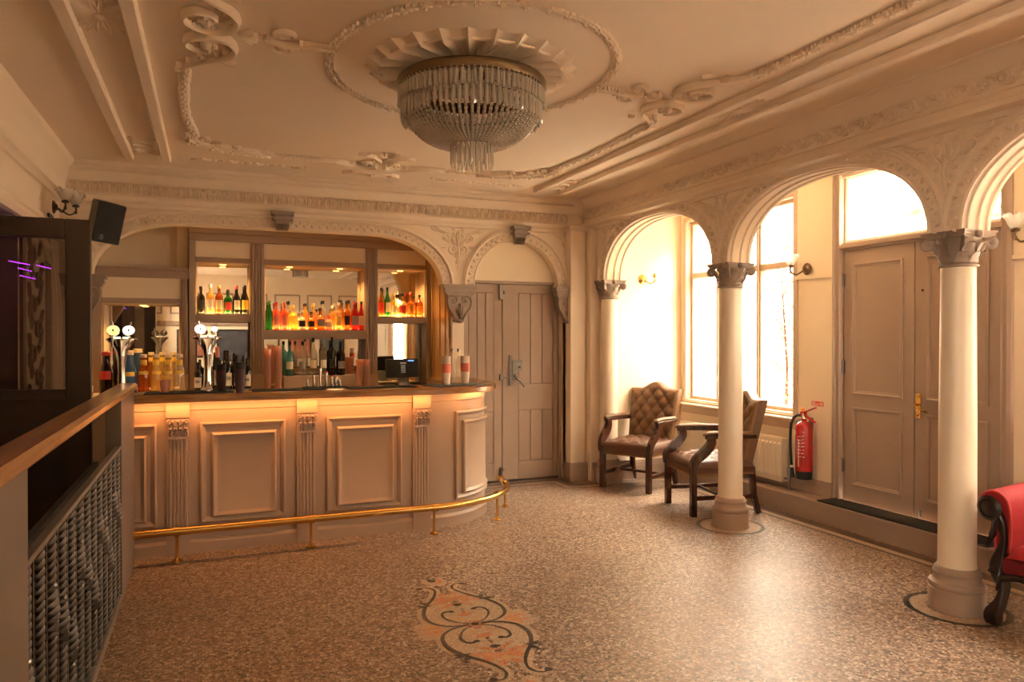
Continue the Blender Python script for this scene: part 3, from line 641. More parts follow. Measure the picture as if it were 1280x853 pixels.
def end_scrolls(my):
    T = lambda u, v, h: CEILT(u, (2 * CXY[1] - v) if my else v, h)
    g = G(); g.T = T
    for s in (-1, 1):
        x = CXY[0]
        path = smooth([(x + s * .55, 5.98), (x + s * .44, 5.95), (x + s * .33, 5.965), (x + s * .22, 6.02), (x + s * .1, 6.03), (x + s * .03, 5.97)], 5)
        n = len(path); g.tube([(p[0], p[1], .012) for p in path], [.01 + .016 * i / n for i in range(n)], 8, up=(0, 0, 1))
        g.scroll(x + s * .12, 5.955, .06, PI / 2, 1.3, .015, s); g.scroll(x + s * .3, 6.03, .04, -PI / 2, 1.2, .012, -s)
        for k in range(5): g.leaf(x + s * (.12 + .08 * k), 5.99, (.4 if s > 0 else PI - .4) - s * .3 * k * .4, .1, .026, .02, s * .4, 3)
        g.tube(smooth([(x, 5.95, .01), (x + s * .03, 5.82, .012), (x + s * .1, 5.72, .012), (x + s * .17, 5.68, .01)], 4), .009, 6); g.leaf(x + s * .08, 5.74, (-.9 if s > 0 else PI + .9), .1, .022, .018, 0, 3); g.leaf(x + s * .14, 5.70, (-.1 if s > 0 else PI + .1), .09, .022, .018, 0, 3)
        g.scroll(x + s * .05, 5.85, .04, PI / 2, 1.1, .01, -s)
    for a in (-2.2, -1.9, -1.57, -1.24, -.94): g.leaf(CXY[0], 5.72, a, .13, .022, .02, 0, 3)
    g.build('palmette_scroll', CEIL, ceiling)
    g = G(); g.T = T
    g.frame(CXY[0] - .17, 6.29, CXY[0] + .17, 6.40, [(0, 0), (0, .014), (.012, .018), (.022, .01), (.024, 0)]); g.flower(CXY[0], 6.345, .05, .018, 8)
    for s in (-1, 1):
        g.prism([(CXY[0] + s * .17, 6.29), (CXY[0] + s * .25, 6.345), (CXY[0] + s * .17, 6.40)], 0, .02)
        g.leaf(CXY[0] + s * .04, 6.345, 0 if s > 0 else PI, .09, .022, .014, 0, 2)
    g.build('tablet', CEIL, ceiling)
    for s in (-1, 1):
        g = G(); g.T = T
        for k in range(9):
            u = CXY[0] + s * (.55 + k * .1); g.scroll(u, 6.36 + (.015 if k % 2 else -.015), .022, 0, 1, .006, 1 if k % 2 else -1, 5); g.leaf(u + s * .03, 6.36, 0 if s > 0 else PI, .06, .014, .01, .5 if k % 2 else -.5, 2)
        g.build('end_scroll_band', CEIL, ceiling, kind='stuff')
end_scrolls(False); end_scrolls(True)
# shells and strapwork between the ribs
for x in (-.446, 3.05):
    g = G(); g.T = CEILT
    for k in range(26): a = 2 * PI * k / 26; g.leaf(x, 3.68, a, min(.105 / max(.01, abs(math.cos(a))), .21), .019, .010, 0, 1)
    g.blob(x, 3.68, .006, .025, .03, .010)
    g.build('shell', CEIL, ceiling)
    g = G(); g.T = CEILT
    for k in range(2):
        yc = 6.0 + k * .15; g.tube([(x + .07 * math.cos(t), yc + .062 * math.sin(t), .006) for t in [2 * PI * i / 20 for i in range(21)]], .008, 6, False)
    for s in (-1, 1): g.scroll(x + s * .06, 5.88, .035, -PI / 2, 1.1, .008, s); g.leaf(x, 6.26, (0 if s > 0 else PI) + s * .4, .1, .02, .014, 0, 2); g.leaf(x, 6.28, (0 if s > 0 else PI) - s * .2, .1, .02, .014, 0, 2); g.scroll(x + s * .07, 6.27, .03, PI / 2, 1, .008, s)
    g.build('strapwork', CEIL, ceiling)
# fan rose above the chandelier
g = G(); g.T = CEILT; nP = 26; rows = []
for i in range(9):
    t = i / 8; r = .14 + .40 * t; row = []
    for j in range(nP * 6):
        a = 2 * PI * j / (nP * 6); ph = (j % 6) / 6
        fl = abs(ph - .5) * 2        # 1 on the raised rib, 0 in the flute
        rr = r * (1 + .05 * (fl ** 2 if i == 8 else 0)); hh = .003 + .024 * (.25 + .75 * t) * fl ** 5 + .006 * t
        row.append((CXY[0] + rr * math.cos(a), CXY[1] + .98 * rr * math.sin(a), hh if i < 8 else 0))
    rows.append(row)
g.grid(rows, cu=True); rose = g.build('ceiling_rose', CEIL, ceiling, ang=60)
g = G(); g.T = CEILT
for j in range(nP):
    a = 2 * PI * (j + .5) / nP
    g.tube([(CXY[0] + r * math.cos(a), CXY[1] + r * math.sin(a), .006) for r in (.2, .40)], [.009, .002], 6)
    a0, a1 = 2 * PI * j / nP, 2 * PI * (j + 1) / nP
    g.tube([(CXY[0] + .50 * math.cos(a0 + (a1 - a0) * t) * (1 - .05 * math.sin(PI * t)), CXY[1] + .49 * math.sin(a0 + (a1 - a0) * t) * (1 - .05 * math.sin(PI * t)), .010) for t in (0, .2, .4, .6, .8, 1)], .007, 6)
g.build('rose_flute', CEIL, rose)

# ================================================================== COLUMNS
def capital(root, n=0):
    g = G(); g.lathe([(.088, 1.872), (.098, 1.876), (.1, 1.884), (.09, 1.892), (.082, 1.90), (.08, 1.94), (.088, 1.99), (.11, 2.03)], 28); bell = g.build('capital', CAPM, root, local=True)
    g = G()
    ab = []
    for k in range(4):
        a = PI / 2 * k
        for t in (-.92, -.5, 0, .5, .92):
            r = .128 - .022 * (1 - t * t); x, y = r, t * .135
            ab.append((x * math.cos(a) - y * math.sin(a), x * math.sin(a) + y * math.cos(a)))
    g.prism(ab, 2.04, 2.055); g.prism([(x * 1.05, y * 1.05) for x, y in ab], 2.055, 2.066); g.prism([(x * .94, y * .94) for x, y in ab], 2.028, 2.04)
    for k in range(4): a = PI / 2 * k; g.blob(.118 * math.cos(a), .118 * math.sin(a), 2.045, .022, .022, .022, 7, 5)
    g.build('abacus', CAPM, bell, local=True)
    for row, (z0, H, r0, nn, off) in enumerate(((1.895, .065, .084, 8, 0), (1.93, .085, .086, 8, PI / 8))):
        for k in range(nn):
            a = off + 2 * PI * k / nn; g = G(); rows = []
            for i in range(6):
                t = i / 5; w = .034 * (1 - .45 * t) * (1 if i % 2 == 0 else 1.15); r = r0 + .012 + .035 * t ** 2.2; z = z0 + H * (t if t < .9 else .84)
                rows.append([((r - abs(j) * .006) * math.cos(a) - j * w * math.sin(a), (r - abs(j) * .006) * math.sin(a) + j * w * math.cos(a), z + (0 if j else .003)) for j in (-1, -.5, 0, .5, 1)])
            g.grid(rows); g.build('acanthus_leaf', CAPM, bell, local=True)
    for k in range(4):
        a = PI / 4 + PI / 2 * k; ca, sa = math.cos(a), math.sin(a); g = G()
        g.T = lambda u, v, h, ca=ca, sa=sa: (u * ca - h * sa, u * sa + h * ca, v)
        path = [(.09, 1.93, 0), (.105, 1.97, 0), (.13, 2.005, 0)] + [(.148 + .028 * (1 - t * .75) * math.cos(PI * .75 - t * 3.2 * PI), 2.0 + .028 * (1 - t * .75) * math.sin(PI * .75 - t * 3.2 * PI), 0) for t in [i / 14 for i in range(15)]]
        g.tube(path, [.009] * 3 + [.011 - .005 * i / 14 for i in range(15)], 7, sq=1.8); g.build('volute', CAPM, bell, local=True)
    return bell
def column(y, label):
    root = thing('column', label, 'column', (3.79, y, 0), 0, 'arcade columns')
    g = G(); g.lathe([(.0, 0), (.14, 0), (.14, .118), (.134, .124), (.138, .128), (.142, .14), (.138, .152), (.126, .158), (.118, .17), (.116, .195), (.12, .205), (.114, .212), (.112, .226), (.104, .235), (.098, .238)], 36)
    g.build('base', TAUPE, root, local=True)
    g = G(); g.lathe([(.098, .236), (.094, .25), (.0925, .6), (.092, 1.0), (.088, 1.5), (.0855, 1.874)], 36); g.build('shaft', SHAFT, root, local=True)
    capital(root); return root
col0 = column(4.65, 'slender cream column beside the tufted armchairs, grey scrolled capital')
for y, lb in ((2.76, 'slender cream column beside the red velvet armchair'), (6.55, 'cream column half sunk into the corner by the back wall'), (.87, 'cream column nearest the camera side, beyond the red armchair'), (-1.02, 'cream column at the rear end of the arcade')):
    c = copy_tree(col0); c.location = (3.79, y, 0); c['label'] = lb

# ================================================================== BAR COUNTER
R_, CX_, FY = .63, 1.6, 5.5
def CT(s, v, h):
    if s <= CX_: return (s, FY - h, v)
    a = (s - CX_) / R_
    if a <= PI / 2: return (CX_ + (R_ + h) * math.sin(a), FY + R_ - (R_ + h) * math.cos(a), v)
    return (CX_ + R_ + h, FY + R_ + (a - PI / 2) * R_, v)
S_END = CX_ + R_ * PI / 2 + .70
def frame_sub(g, u0, v0, u1, v1, prof, n=14, fill=False):
    rows = []
    for d, h in prof:
        a, b, c, e = u0 + d, v0 + d, u1 - d, v1 - d
        rows.append([(a + (c - a) * i / n, b, h) for i in range(n)] + [(c, b + (e - b) * i / 4, h) for i in range(4)] + [(c - (c - a) * i / n, e, h) for i in range(n)] + [(a, e - (e - b) * i / 4, h) for i in range(4)])
    g.grid(rows, cu=True)
    if fill: d, h = prof[-1]; g.grid([[(u0 + d + (u1 - u0 - 2 * d) * i / n, v, h) for i in range(n + 1)] for v in (v0 + d, v1 - d)])
bar = thing('bar_counter', 'taupe panelled bar counter with curved end and fluted pilasters', 'bar counter', (.8, 5.7, 0))
SS = [-.62] + [i * .2 - .4 for i in range(11)] + [CX_ + R_ * PI / 2 * i / 16 for i in range(1, 17)] + [S_END]
def strip(g, v0, v1, h0, h1, ss=SS):
    """moulded course following the counter front"""
    g.grid([[(s, v, h) for s in ss] for v, h in ((v0, -.01), (v0, h1), (v1, h1), (v1, h0), (v1, -.01))])
g = G(); outer = [CT(s, 0, 0)[:2] for s in SS]; inner = [(1.95, 6.83), (1.95, 6.2), (1.8, 5.95), (1.5, 5.88), (-.62, 5.88)]
g.prism(outer + inner, .0, 1.043); g.build('body', COUNTER, bar)
g = G(); g.T = CT; strip(g, 0, .075, .014, .022); g.grid([[(s, v, h) for s in SS] for v, h in ((.075, .022), (.085, .012), (.095, .0))]); g.build('plinth', COUNTER, bar)
g = G(); g.T = CT; g.grid([[(s, v, h) for s in SS] for v, h in ((.985, 0), (.988, .008), (1.043, .008), (1.043, -.02))]); g.build('frieze_board', COUNTER, bar)
OUTP = [(0, 0), (0, .02), (.012, .026), (.02, .02), (.034, .006), (.04, 0)]
INP = [(0, 0), (.004, .02), (.014, .028), (.022, .024), (.034, .012), (.038, .01)]
for a, b in ((-.60, -.334), (-.064, .505), (.794, 1.36), (1.80, 2.62)):
    g = G(); g.T = CT; frame_sub(g, a, .20, b, .90, OUTP); g.build('panel_frame', COUNTER, bar)
    if a < -.5: a2, b2 = -.60, -.395
    else: a2, b2 = a + .073, b - .062
    g = G(); g.T = CT; frame_sub(g, a2, .235, b2, .825, INP, fill=True); g.build('raised_panel', COUNTER, bar)
for a, b in ((-.276, -.129), (.58, .727), (1.443, 1.585)):
    g = G(); g.T = CT; g.box(a, 0, 0, b, .13, .03); g.box(a, .13, 0, b, 1.03, .018); g.box(a, .94, 0, b, 1.043, .03)
    pl = g.build('pilaster', COUNTER, bar)
    w = (b - a - .03) / 5
    for k in range(5):
        g = G(); g.T = CT; u = a + .015 + k * w; g.grid([[(u + w * .06, v, .017), (u + w * .18, v, .024), (u + w * .82, v, .024), (u + w * .94, v, .017)] for v in (.135, .8)]); g.build('reed', COUNTER, pl)
    g = G(); g.T = CT; uc = (a + b) / 2
    g.box(a + .008, .795, .015, b - .008, .81, .04); g.box(a + .01, .81, .015, b - .01, .93, .032)
    g.T = lambda u, v, h: CT(u, v, h + .031)
    for q in (-1, -.33, .33, 1):
        g.leaf(uc + q * .05, .81, PI / 2, .06, .019, .012, 0, 3); g.blob(uc + q * .05, .866, .012, .012, .009, .012, 7, 4)
    for q in (-.66, 0, .66):
        g.leaf(uc + q * .05, .85, PI / 2, .065, .019, .014, 0, 3); g.blob(uc + q * .05, .915, .014, .012, .010, .013, 7, 4)
    for q in (-1, 1): g.scroll(uc + q * .052, .905, .018, PI / 2, 1.1, .008, -q, 6)
    g.build('pilaster_capital', CAPL, pl)
# wooden top
top = thing('wooden_worktop', 'polished wooden worktop on the bar counter with rounded end', 'worktop', (.8, 5.7, 1.045))
def BT(off): return [(-.50, FY - off)] + [(CX_ + (R_ + off) * math.sin(a), FY + R_ - (R_ + off) * math.cos(a)) for a in [PI / 2 * i / 20 for i in range(21)]] + [(CX_ + R_ + off, 6.835)]
g = G(); ins = [(1.93, 6.835), (1.93, 6.2), (1.78, 5.97), (1.5, 5.9), (-.50, 5.9)]
o1 = BT(.10); o0 = BT(.085); n1 = len(o1)
ring = lambda L, z: [(x, y, z) for x, y in L + ins]
g.grid([ring(o0, 1.045), ring(o1, 1.052), ring(o1, 1.085), ring(o0, 1.095)], cu=True)
g.add(ring(o0, 1.095), [tuple(range(n1 + len(ins)))]); g.add(ring(o0, 1.045), [tuple(range(n1 + len(ins)))])
g.build('wooden_board', BARTOP, top)
LEDM = mat('warm_led', (1, .6, .25), .5, var=0, emit=(1, .5, .14), estr=2)
g = G(); g.T = CT; g.grid([[(s, 1.043, h) for s in SS[1:-1]] for h in (.075, .080)]); g.build('led_strip', LEDM, top)
light('bar_lip_led', 'AREA', (.55, 5.415, 1.038), (math.radians(10), 0, 0), 4.2, (1, .38, .10), shape='RECTANGLE', size=2.1, size_y=.02)
light('bar_lip_led_end', 'AREA', (1.94, 5.56, 1.038), (math.radians(14), 0, math.radians(38)), .6, (1, .42, .12), shape='RECTANGLE', size=.6, size_y=.02)

# foot rail
fr = thing('foot_rail', 'brass foot rail on posts running along the bar front', 'foot rail', (.8, 5.3, 0))
path = [(-.50, 5.30, .205), (1.6, 5.30, .205)] + [(1.6 + .83 * math.sin(a), 6.13 - .83 * math.cos(a), .205) for a in [PI / 2 * i / 14 for i in range(1, 15)]]
g = G(); g.tube(path, .025, 14); g.build('rail_tube', BRASS, fr)
g = G(); g.tube([(2.43, 6.12, .205), (2.43, 6.16, .205)], .03, 14); g.blob(2.43, 6.165, .205, .024, .012, .024, 12, 6); g.build('end_cap', BRASS, fr)
for x, y in ((-.205, 5.32), (.66, 5.32), (1.565, 5.32), (2.16, 5.53), (2.39, 5.93)):
    g = G(); g.lathe([(0, 0), (.034, 0), (.034, .006), (.026, .012), (.012, .018), (.010, .03), (.010, .17), (.016, .18)], 16, x, y)
    yy = y if y > 5.4 else 5.30
    d = Vector((1, 0)) if y < 5.4 else Vector((6.13 - y, x - 1.6)).normalized()
    g.tube([(x - d.x * .02, yy - d.y * .02, .205), (x + d.x * .02, yy + d.y * .02, .205)], .031, 14); g.build('rail_post', BRASS, fr)

# ================================================================== BACK BAR
BBT = plane((0, 7.5, 0), (1, 0, 0), (0, 0, 1), (0, -1, 0))
def bb(parts_of, name, m, *boxes, bev=.003):
    g = G(); g.T = BBT
    for b in boxes: g.box(*b)
    return g.build(name, m, parts_of, bevel=bev)
def fluted(root, a, b, v0, v1, vb):
    p = bb(root, 'pilaster', TAUPE, (a, vb, -.22, b, v1, .012), (a - .006, .97, -.22, b + .006, vb, .022))
    w = (b - a - .02) / 4
    for k in range(4):
        g = G(); g.T = BBT; u = a + .01 + k * w; g.grid([[(u + w * .14, v, .011), (u + w * .24, v, .026), (u + w * .76, v, .026), (u + w * .86, v, .011)] for v in (vb + .02, v1 - .02)]); g.build('reed', TAUPE, p)
NICHE = mat('niche_lining', (.62, .46, .26), .5, var=.05)
lo = thing('low_back_bar', 'lower taupe mirrored back bar behind the left beer tap', 'back bar', (-.56, 7.6, 0))
bb(lo, 'frame', TAUPE, (-1.0, 2.035, -.25, -.182, 2.105, .02), (-1.02, 2.105, -.25, -.182, 2.13, .035), (-1.0, .97, -.25, -.90, 2.035, .012), (-.90, 1.80, -.25, -.25, 1.845, .012))
fluted(lo, -.25, -.19, .97, 2.035, 1.14)
bb(lo, 'frieze_panel', PALE, (-.90, 1.845, -.05, -.25, 2.035, -.008))
bb(lo, 'niche_lining', NICHE, (-.90, .97, -.22, -.885, 1.80, -.02), (-.265, .97, -.22, -.25, 1.80, -.02), (-.90, 1.785, -.22, -.25, 1.80, -.02))
bb(lo, 'mirror', MIRROR, (-.885, .99, -.22, -.265, 1.785, -.205), bev=0)
tl = thing('tall_back_bar', 'tall taupe back bar of three mirrored bays with lit bottle shelves', 'back bar', (1.0, 7.6, 0))
bb(tl, 'frame', TAUPE, (-.178, 2.40, -.25, 2.19, 2.47, .015), (-.18, 2.47, -.25, 2.19, 2.52, .03), (-.178, .97, -.25, -.125, 2.40, .012), (2.12, .97, -.25, 2.19, 2.40, .012),
   (-.125, 2.20, -.25, .365, 2.245, .008), (.49, 2.20, -.25, 1.48, 2.245, .008), (1.60, 2.20, -.25, 2.12, 2.245, .008))
fluted(tl, .365, .49, .97, 2.40, 1.13); fluted(tl, 1.48, 1.60, .97, 2.40, 1.11)
for a, b, sz0, sz1 in ((-.125, .365, 1.63, 1.705), (.49, 1.48, 1.465, 1.556), (1.60, 2.12, 1.63, 1.695)):
    bb(tl, 'frieze_panel', PALE, (a, 2.245, -.05, b, 2.40, -.008))
    bb(tl, 'niche_lining', NICHE, (a, sz1, -.22, a + .012, 2.20, -.02), (b - .012, sz1, -.22, b, 2.20, -.02), (a, 2.188, -.22, b, 2.20, -.02))
    bb(tl, 'shelf', TAUPE, (a, sz0, -.22, b, sz1, -.002))
    bb(tl, 'mirror', MIRROR, (a + .012, sz1, -.22, b - .012, 2.188, -.21), bev=0)
    bb(tl, 'mirror', MIRROR, (a + .012, .99, -.22, b - .012, sz0, -.21), bev=0)
    n = 1 if b - a < .6 else 2
    for k in range(n):
        x = a + (b - a) * (k + .5) / n; g = G(); g.lathe([(0, 0), (.028, 0), (.032, .006), (.032, .008)], 16, x, 7.58, 2.180); g.build('downlight', LEDM, tl)
        light('shelf_downlight', 'SPOT', (x, 7.58, 2.17), (0, 0, 0), 12, (1, .55, .2), spot_size=2.4, spot_blend=.6, shadow_soft_size=.03)
    light('shelf_led', 'AREA', ((a + b) / 2, 7.56, sz1 + .012), (PI, 0, 0), 2.8 * (b - a), (1, .55, .16), shape='RECTANGLE', size=(b - a) * .9, size_y=.03)
g = G(); g.lathe([(0, 0), (.028, 0), (.032, .006), (.032, .008)], 16, -.57, 7.58, 1.777); g.build('downlight', LEDM, lo)
light('niche_downlight', 'SPOT', (-.57, 7.58, 1.765), (0, 0, 0), 12, (1, .55, .2), spot_size=2.4, spot_blend=.6, shadow_soft_size=.03)
wt = thing('back_worktop', 'pale worktop running under the back bar mirrors', 'worktop', (.6, 7.3, .95))
boxobj('worktop_board', PALE, -1.09, 7.05, .95, 2.17, 7.49, .985, wt, .006)
cb = thing('back_cupboard', 'taupe cupboards under the back bar worktop', 'cupboard', (.6, 7.4, 0))
boxobj('body', TAUPE, -1.09, 7.12, 0, 2.17, 7.74, .95, cb)
for k in range(5): boxobj('cupboard_door', TAUPE, -1.05 + k * .64, 7.105, .1, -.45 + k * .64, 7.12, .9, cb, .004)

# ================================================================== BOTTLES AND BAR GOODS
def bottle(name, label, cat, x, y, z, H, r, prof, gm, lm=None, cm=BLACK, lab=(.18, .5), cap=.1, group=None, square=False, lm2=None):
    t = thing(name, label, cat, (x, y, z), random.uniform(-.3, .3), group)
    P = {'spirit': [(0, 0), (.92, 0), (1, .02), (1, .60), (.9, .67), (.45, .74), (.33, .79), (.31, .97), (.36, .975), (.36, 1)],
         'wine': [(0, 0), (.95, 0), (1, .02), (1, .60), (.85, .68), (.5, .75), (.37, .8), (.35, 1)],
         'squat': [(0, 0), (.9, 0), (1, .04), (1, .45), (.93, .55), (.6, .63), (.36, .68), (.33, .97), (.4, .975), (.4, 1)],
         'tall': [(0, 0), (.92, 0), (1, .02), (1, .52), (.8, .62), (.5, .72), (.36, .8), (.33, 1)],
         'jug': [(0, 0), (.9, 0), (1, .04), (.98, .35), (1, .5), (.86, .6), (.62, .72), (.55, .88), (.58, .9), (.58, 1)]}[prof]
    n = 4 if square else 18; a0 = PI / 4 if square else 0; k = 1.25 if square else 1
    g = G(); g.lathe([(q * r * (k if (square and v < .62) else 1), v * H) for q, v in P], n if not square else 16)
    if square:
        vs = []
        for vx, vy, vz in g.v:
            if vz < .6 * H: m_ = max(abs(vx), abs(vy), 1e-6); rr = math.hypot(vx, vy); sc = (rr / m_) ** .75 * .8; vs.append((vx * sc, vy * sc, vz))
            else: vs.append((vx, vy, vz))
        g.v = vs
    g.build('glass_body', gm, t, local=True)
    if lm:
        rr = r * (1.015 if not square else 1.02)
        g = G(); g.lathe([(rr, lab[0] * H), (rr, lab[1] * H)], 12, a0=-PI / 2 - .95, a1=-PI / 2 + .95, caps=False)
        if square: g.v = [(vx * .78 * (math.hypot(vx, vy) / max(abs(vx), abs(vy))) ** .75 * 1.25, vy * .8 * 1.25 * (math.hypot(vx, vy) / max(abs(vx), abs(vy))) ** .75, vz) for vx, vy, vz in g.v]
        g.build('paper_label', lm, t, local=True)
        if lm2:
            g = G(); g.lathe([(rr * 1.008, (lab[0] + .45 * (lab[1] - lab[0])) * H), (rr * 1.008, (lab[0] + .7 * (lab[1] - lab[0])) * H)], 10, a0=-PI / 2 - .5, a1=-PI / 2 + .5, caps=False); g.build('label_mark', lm2, t, local=True)
    if cap:
        rc = {'spirit': .4, 'wine': .4, 'squat': .44, 'tall': .38, 'jug': .64}[prof] * r
        g = G(); g.lathe([(0, (1 - cap) * H), (rc, (1 - cap) * H), (rc, 1.0 * H), (rc * .85, 1.015 * H), (0, 1.015 * H)], 14); g.build('stopper', cm, t, local=True)
    return t
GL = {k: glassy('bottle_' + k, c, b, .07) for k, c, b in (('dark', (.03, .03, .025), .5), ('clear', (.93, .9, .82), .12), ('amber', (.75, .3, .05), .3), ('green', (.05, .35, .06), .35), ('pink', (.95, .36, .22), .4), ('yellow', (.95, .68, .14), .4), ('red', (.6, .03, .03), .4), ('blue', (.2, .55, .62), .3), ('cola', (.05, .015, .01), .5), ('straw', (.95, .75, .35), .3), ('sky', (.1, .25, .5), .55), ('teal', (.25, .6, .55), .3))}
LB = {k: mat('label_' + k, c, .55, var=.05) for k, c in (('white', (.75, .7, .6)), ('black', (.02, .02, .02)), ('red', (.55, .04, .03)), ('gold', (.6, .4, .1)), ('cream', (.7, .58, .38)), ('orange', (.75, .3, .05)), ('yellow', (.85, .6, .1)), ('green', (.08, .2, .06)), ('grey', (.3, .28, .26)), ('pink', (.8, .3, .25)))}
Yb = 7.59
sh = 'spirit bottles on the upper left shelf'
for x, H, r, pr, gm, lm, cm, txt in (
    (-.079, .265, .036, 'spirit', 'dark', 'black', BLACK, 'black squarish bottle at the left end of the upper left shelf'),
    (.006, .29, .036, 'spirit', 'straw', 'white', LB['white'], 'pale gold bottle with white label and pale cap, upper left shelf'),
    (.085, .28, .036, 'spirit', 'amber', 'cream', LB['gold'], 'amber bottle with cream label beside the pale gold bottle'),
    (.164, .24, .036, 'spirit', 'green', 'red', LB['black'], 'green bottle with white and red label, upper left shelf'),
    (.244, .28, .034, 'tall', 'dark', 'white', LB['red'], 'dark bottle with red neck and pale label, upper left shelf'),
    (.32, .285, .036, 'tall', 'dark', 'yellow', BLACK, 'dark bottle with yellow label at right end, upper left shelf')):
    bottle('spirit_bottle', txt, 'bottle', x, Yb, 1.705, H, r, pr, GL[gm], LB[lm], cm, group=sh)
sh = 'spirit bottles on the middle shelf'
for x, H, r, pr, gm, lm, cm, txt, sq in (
    (.545, .285, .034, 'tall', 'green', None, LB['green'], 'bright green bottle at left end of middle shelf', 0),
    (.612, .275, .031, 'spirit', 'pink', 'pink', LB['red'], 'first of two coral pink bottles, next to the green bottle', 0),
    (.688, .275, .031, 'spirit', 'pink', 'pink', LB['orange'], 'second of two coral pink bottles, middle shelf', 0),
    (.77, .245, .036, 'spirit', 'yellow', None, LB['yellow'], 'plain lemon yellow bottle on middle shelf', 1),
    (.857, .195, .04, 'squat', 'clear', 'black', LB['white'], 'short clear bottle with black and white label, middle shelf', 0),
    (.944, .185, .04, 'squat', 'amber', 'black', BLACK, 'short amber bottle with black label on middle shelf', 0),
    (1.03, .22, .042, 'squat', 'amber', 'grey', BLACK, 'amber square bottle with grey label in centre of middle shelf', 1),
    (1.117, .17, .042, 'squat', 'pink', 'cream', LB['cream'], 'squat peach bottle with cream label, middle shelf', 0),
    (1.215, .28, .037, 'spirit', 'straw', 'yellow', LB['white'], 'pale yellow bottle with white cap, middle shelf', 0),
    (1.295, .295, .035, 'spirit', 'amber', 'black', LB['black'], 'tall amber bottle with dark label left of the red bottles', 0),
    (1.375, .295, .037, 'tall', 'red', 'grey', LB['red'], 'deep red bottle with silver badge, left of the red pair', 0),
    (1.447, .295, .034, 'tall', 'red', 'cream', BLACK, 'bright red bottle at right end of middle shelf', 0)):
    bottle('spirit_bottle', txt, 'bottle', x, Yb - .03, 1.556, H, r, pr, GL[gm], LB[lm] if lm else None, cm, group=sh, square=bool(sq))
for i, (x, H, gm, cm, txt) in enumerate(((.735, .29, 'clear', BLACK, 'clear bottle standing behind the lemon yellow bottle'), (.90, .27, 'yellow', BLACK, 'yellow bottle in back row behind the short clear bottle'), (.985, .27, 'straw', LB['gold'], 'straw bottle in back row behind the grey labelled bottle'),
        (1.075, .30, 'clear', BLACK, 'clear bottle in back row with tall black stopper'), (1.165, .25, 'straw', LB['white'], 'straw bottle in back row with white cap'), (1.255, .31, 'amber', BLACK, 'amber bottle in back row behind the pale yellow bottle'), (1.335, .31, 'yellow', BLACK, 'yellow bottle in back row behind the deep red bottle'))):
    bottle('spirit_bottle', txt + ', middle shelf', 'bottle', x, Yb + .065, 1.556, H, .032, 'spirit', GL[gm], None, cm, group='spirit bottles in the back row of the middle shelf')
sh = 'spirit bottles on the upper right shelf'
for x, H, r, pr, gm, lm, cm, txt in (
    (1.662, .305, .034, 'tall', 'amber', 'red', BLACK, 'dark topped bottle with red label at left end of upper right shelf'),
    (1.726, .31, .034, 'tall', 'green', 'cream', BLACK, 'green wine shaped bottle on upper right shelf'),
    (1.797, .25, .036, 'spirit', 'straw', 'cream', LB['gold'], 'straw bottle with gold cap on upper right shelf'),
    (1.889, .25, .046, 'squat', 'straw', 'red', BLACK, 'round shouldered bottle with red band, upper right shelf'),
    (1.978, .265, .044, 'squat', 'amber', 'orange', LB['red'], 'squat bottle with red wax neck, upper right shelf'),
    (2.072, .24, .036, 'spirit', 'amber', 'orange', BLACK, 'amber bottle with orange label at right end of upper right shelf')):
    bottle('spirit_bottle', txt, 'bottle', x, Yb, 1.695, H, r, pr, GL[gm], LB[lm], cm, group=sh)
rs = thing('bottle_riser', 'low taupe box the lower bottles stand on', 'box', (1.0, 7.38, .985)); boxobj('box_body', TAUPE, .655, 7.30, .985, 1.345, 7.46, 1.11, rs, .004)
sh = 'bottles on the taupe riser'
for x, H, r, pr, gm, lm, cm, txt in (
    (.718, .33, .038, 'spirit', 'teal', 'white', BLACK, 'blue green gin bottle with white label at left of riser'),
    (.839, .33, .037, 'spirit', 'clear', 'grey', BLACK, 'clear bottle with grey label and black pourer on riser'),
    (.938, .365, .037, 'tall', 'clear', 'cream', BLACK, 'clear bottle with orange cream label on riser'),
    (1.033, .365, .037, 'tall', 'clear', 'white', IRON, 'clear bottle with white label and steel pourer on riser'),
    (1.12, .37, .037, 'spirit', 'dark', 'black', BLACK, 'tall dark bottle with black pourer on riser'),
    (1.205, .33, .044, 'spirit', 'dark', 'grey', BLACK, 'broad dark bottle with small grey badge at right of riser')):
    bottle('spirit_bottle', txt, 'bottle', x, 7.38, 1.11, H, r, pr, GL[gm], LB[lm], cm, group=sh, lab=(.2, .42))
for x, H, cm, txt in ((-.095, .27, BLACK, 'wine bottle at far left behind the right beer tap'), (-.02, .33, BLACK, 'wine bottle directly behind the right beer tap'), (.065, .40, LB['pink'], 'tall wine bottle with pink foil neck beside the beer tap'), (.152, .345, BLACK, 'wine bottle with black foil between the black cup stacks'), (.235, .33, BLACK, 'wine bottle behind the right black cup stack'), (.325, .30, BLACK, 'wine bottle against the first fluted pilaster')):
    bottle('wine_bottle', txt, 'bottle', x, 7.28, .985, H, .038, 'wine', GL['dark'], LB['white'], cm, lab=(.15, .5), cap=.22, group='wine bottles on the back worktop', lm2=LB['grey'])
cola = bottle('cola_bottle', 'cola bottle with red cap and red label beside left tap', 'bottle', -.84, 7.28, .985, .37, .055, 'jug', GL['cola'], LB['red'], LB['red'], lab=(.36, .56), cap=.08)
bottle('squash_bottle', 'big blue squash bottle with yellow stripe behind left tap', 'bottle', -.665, 7.25, .985, .38, .066, 'jug', GL['sky'], LB['yellow'], LB['cream'], lab=(.42, .52), cap=.09)
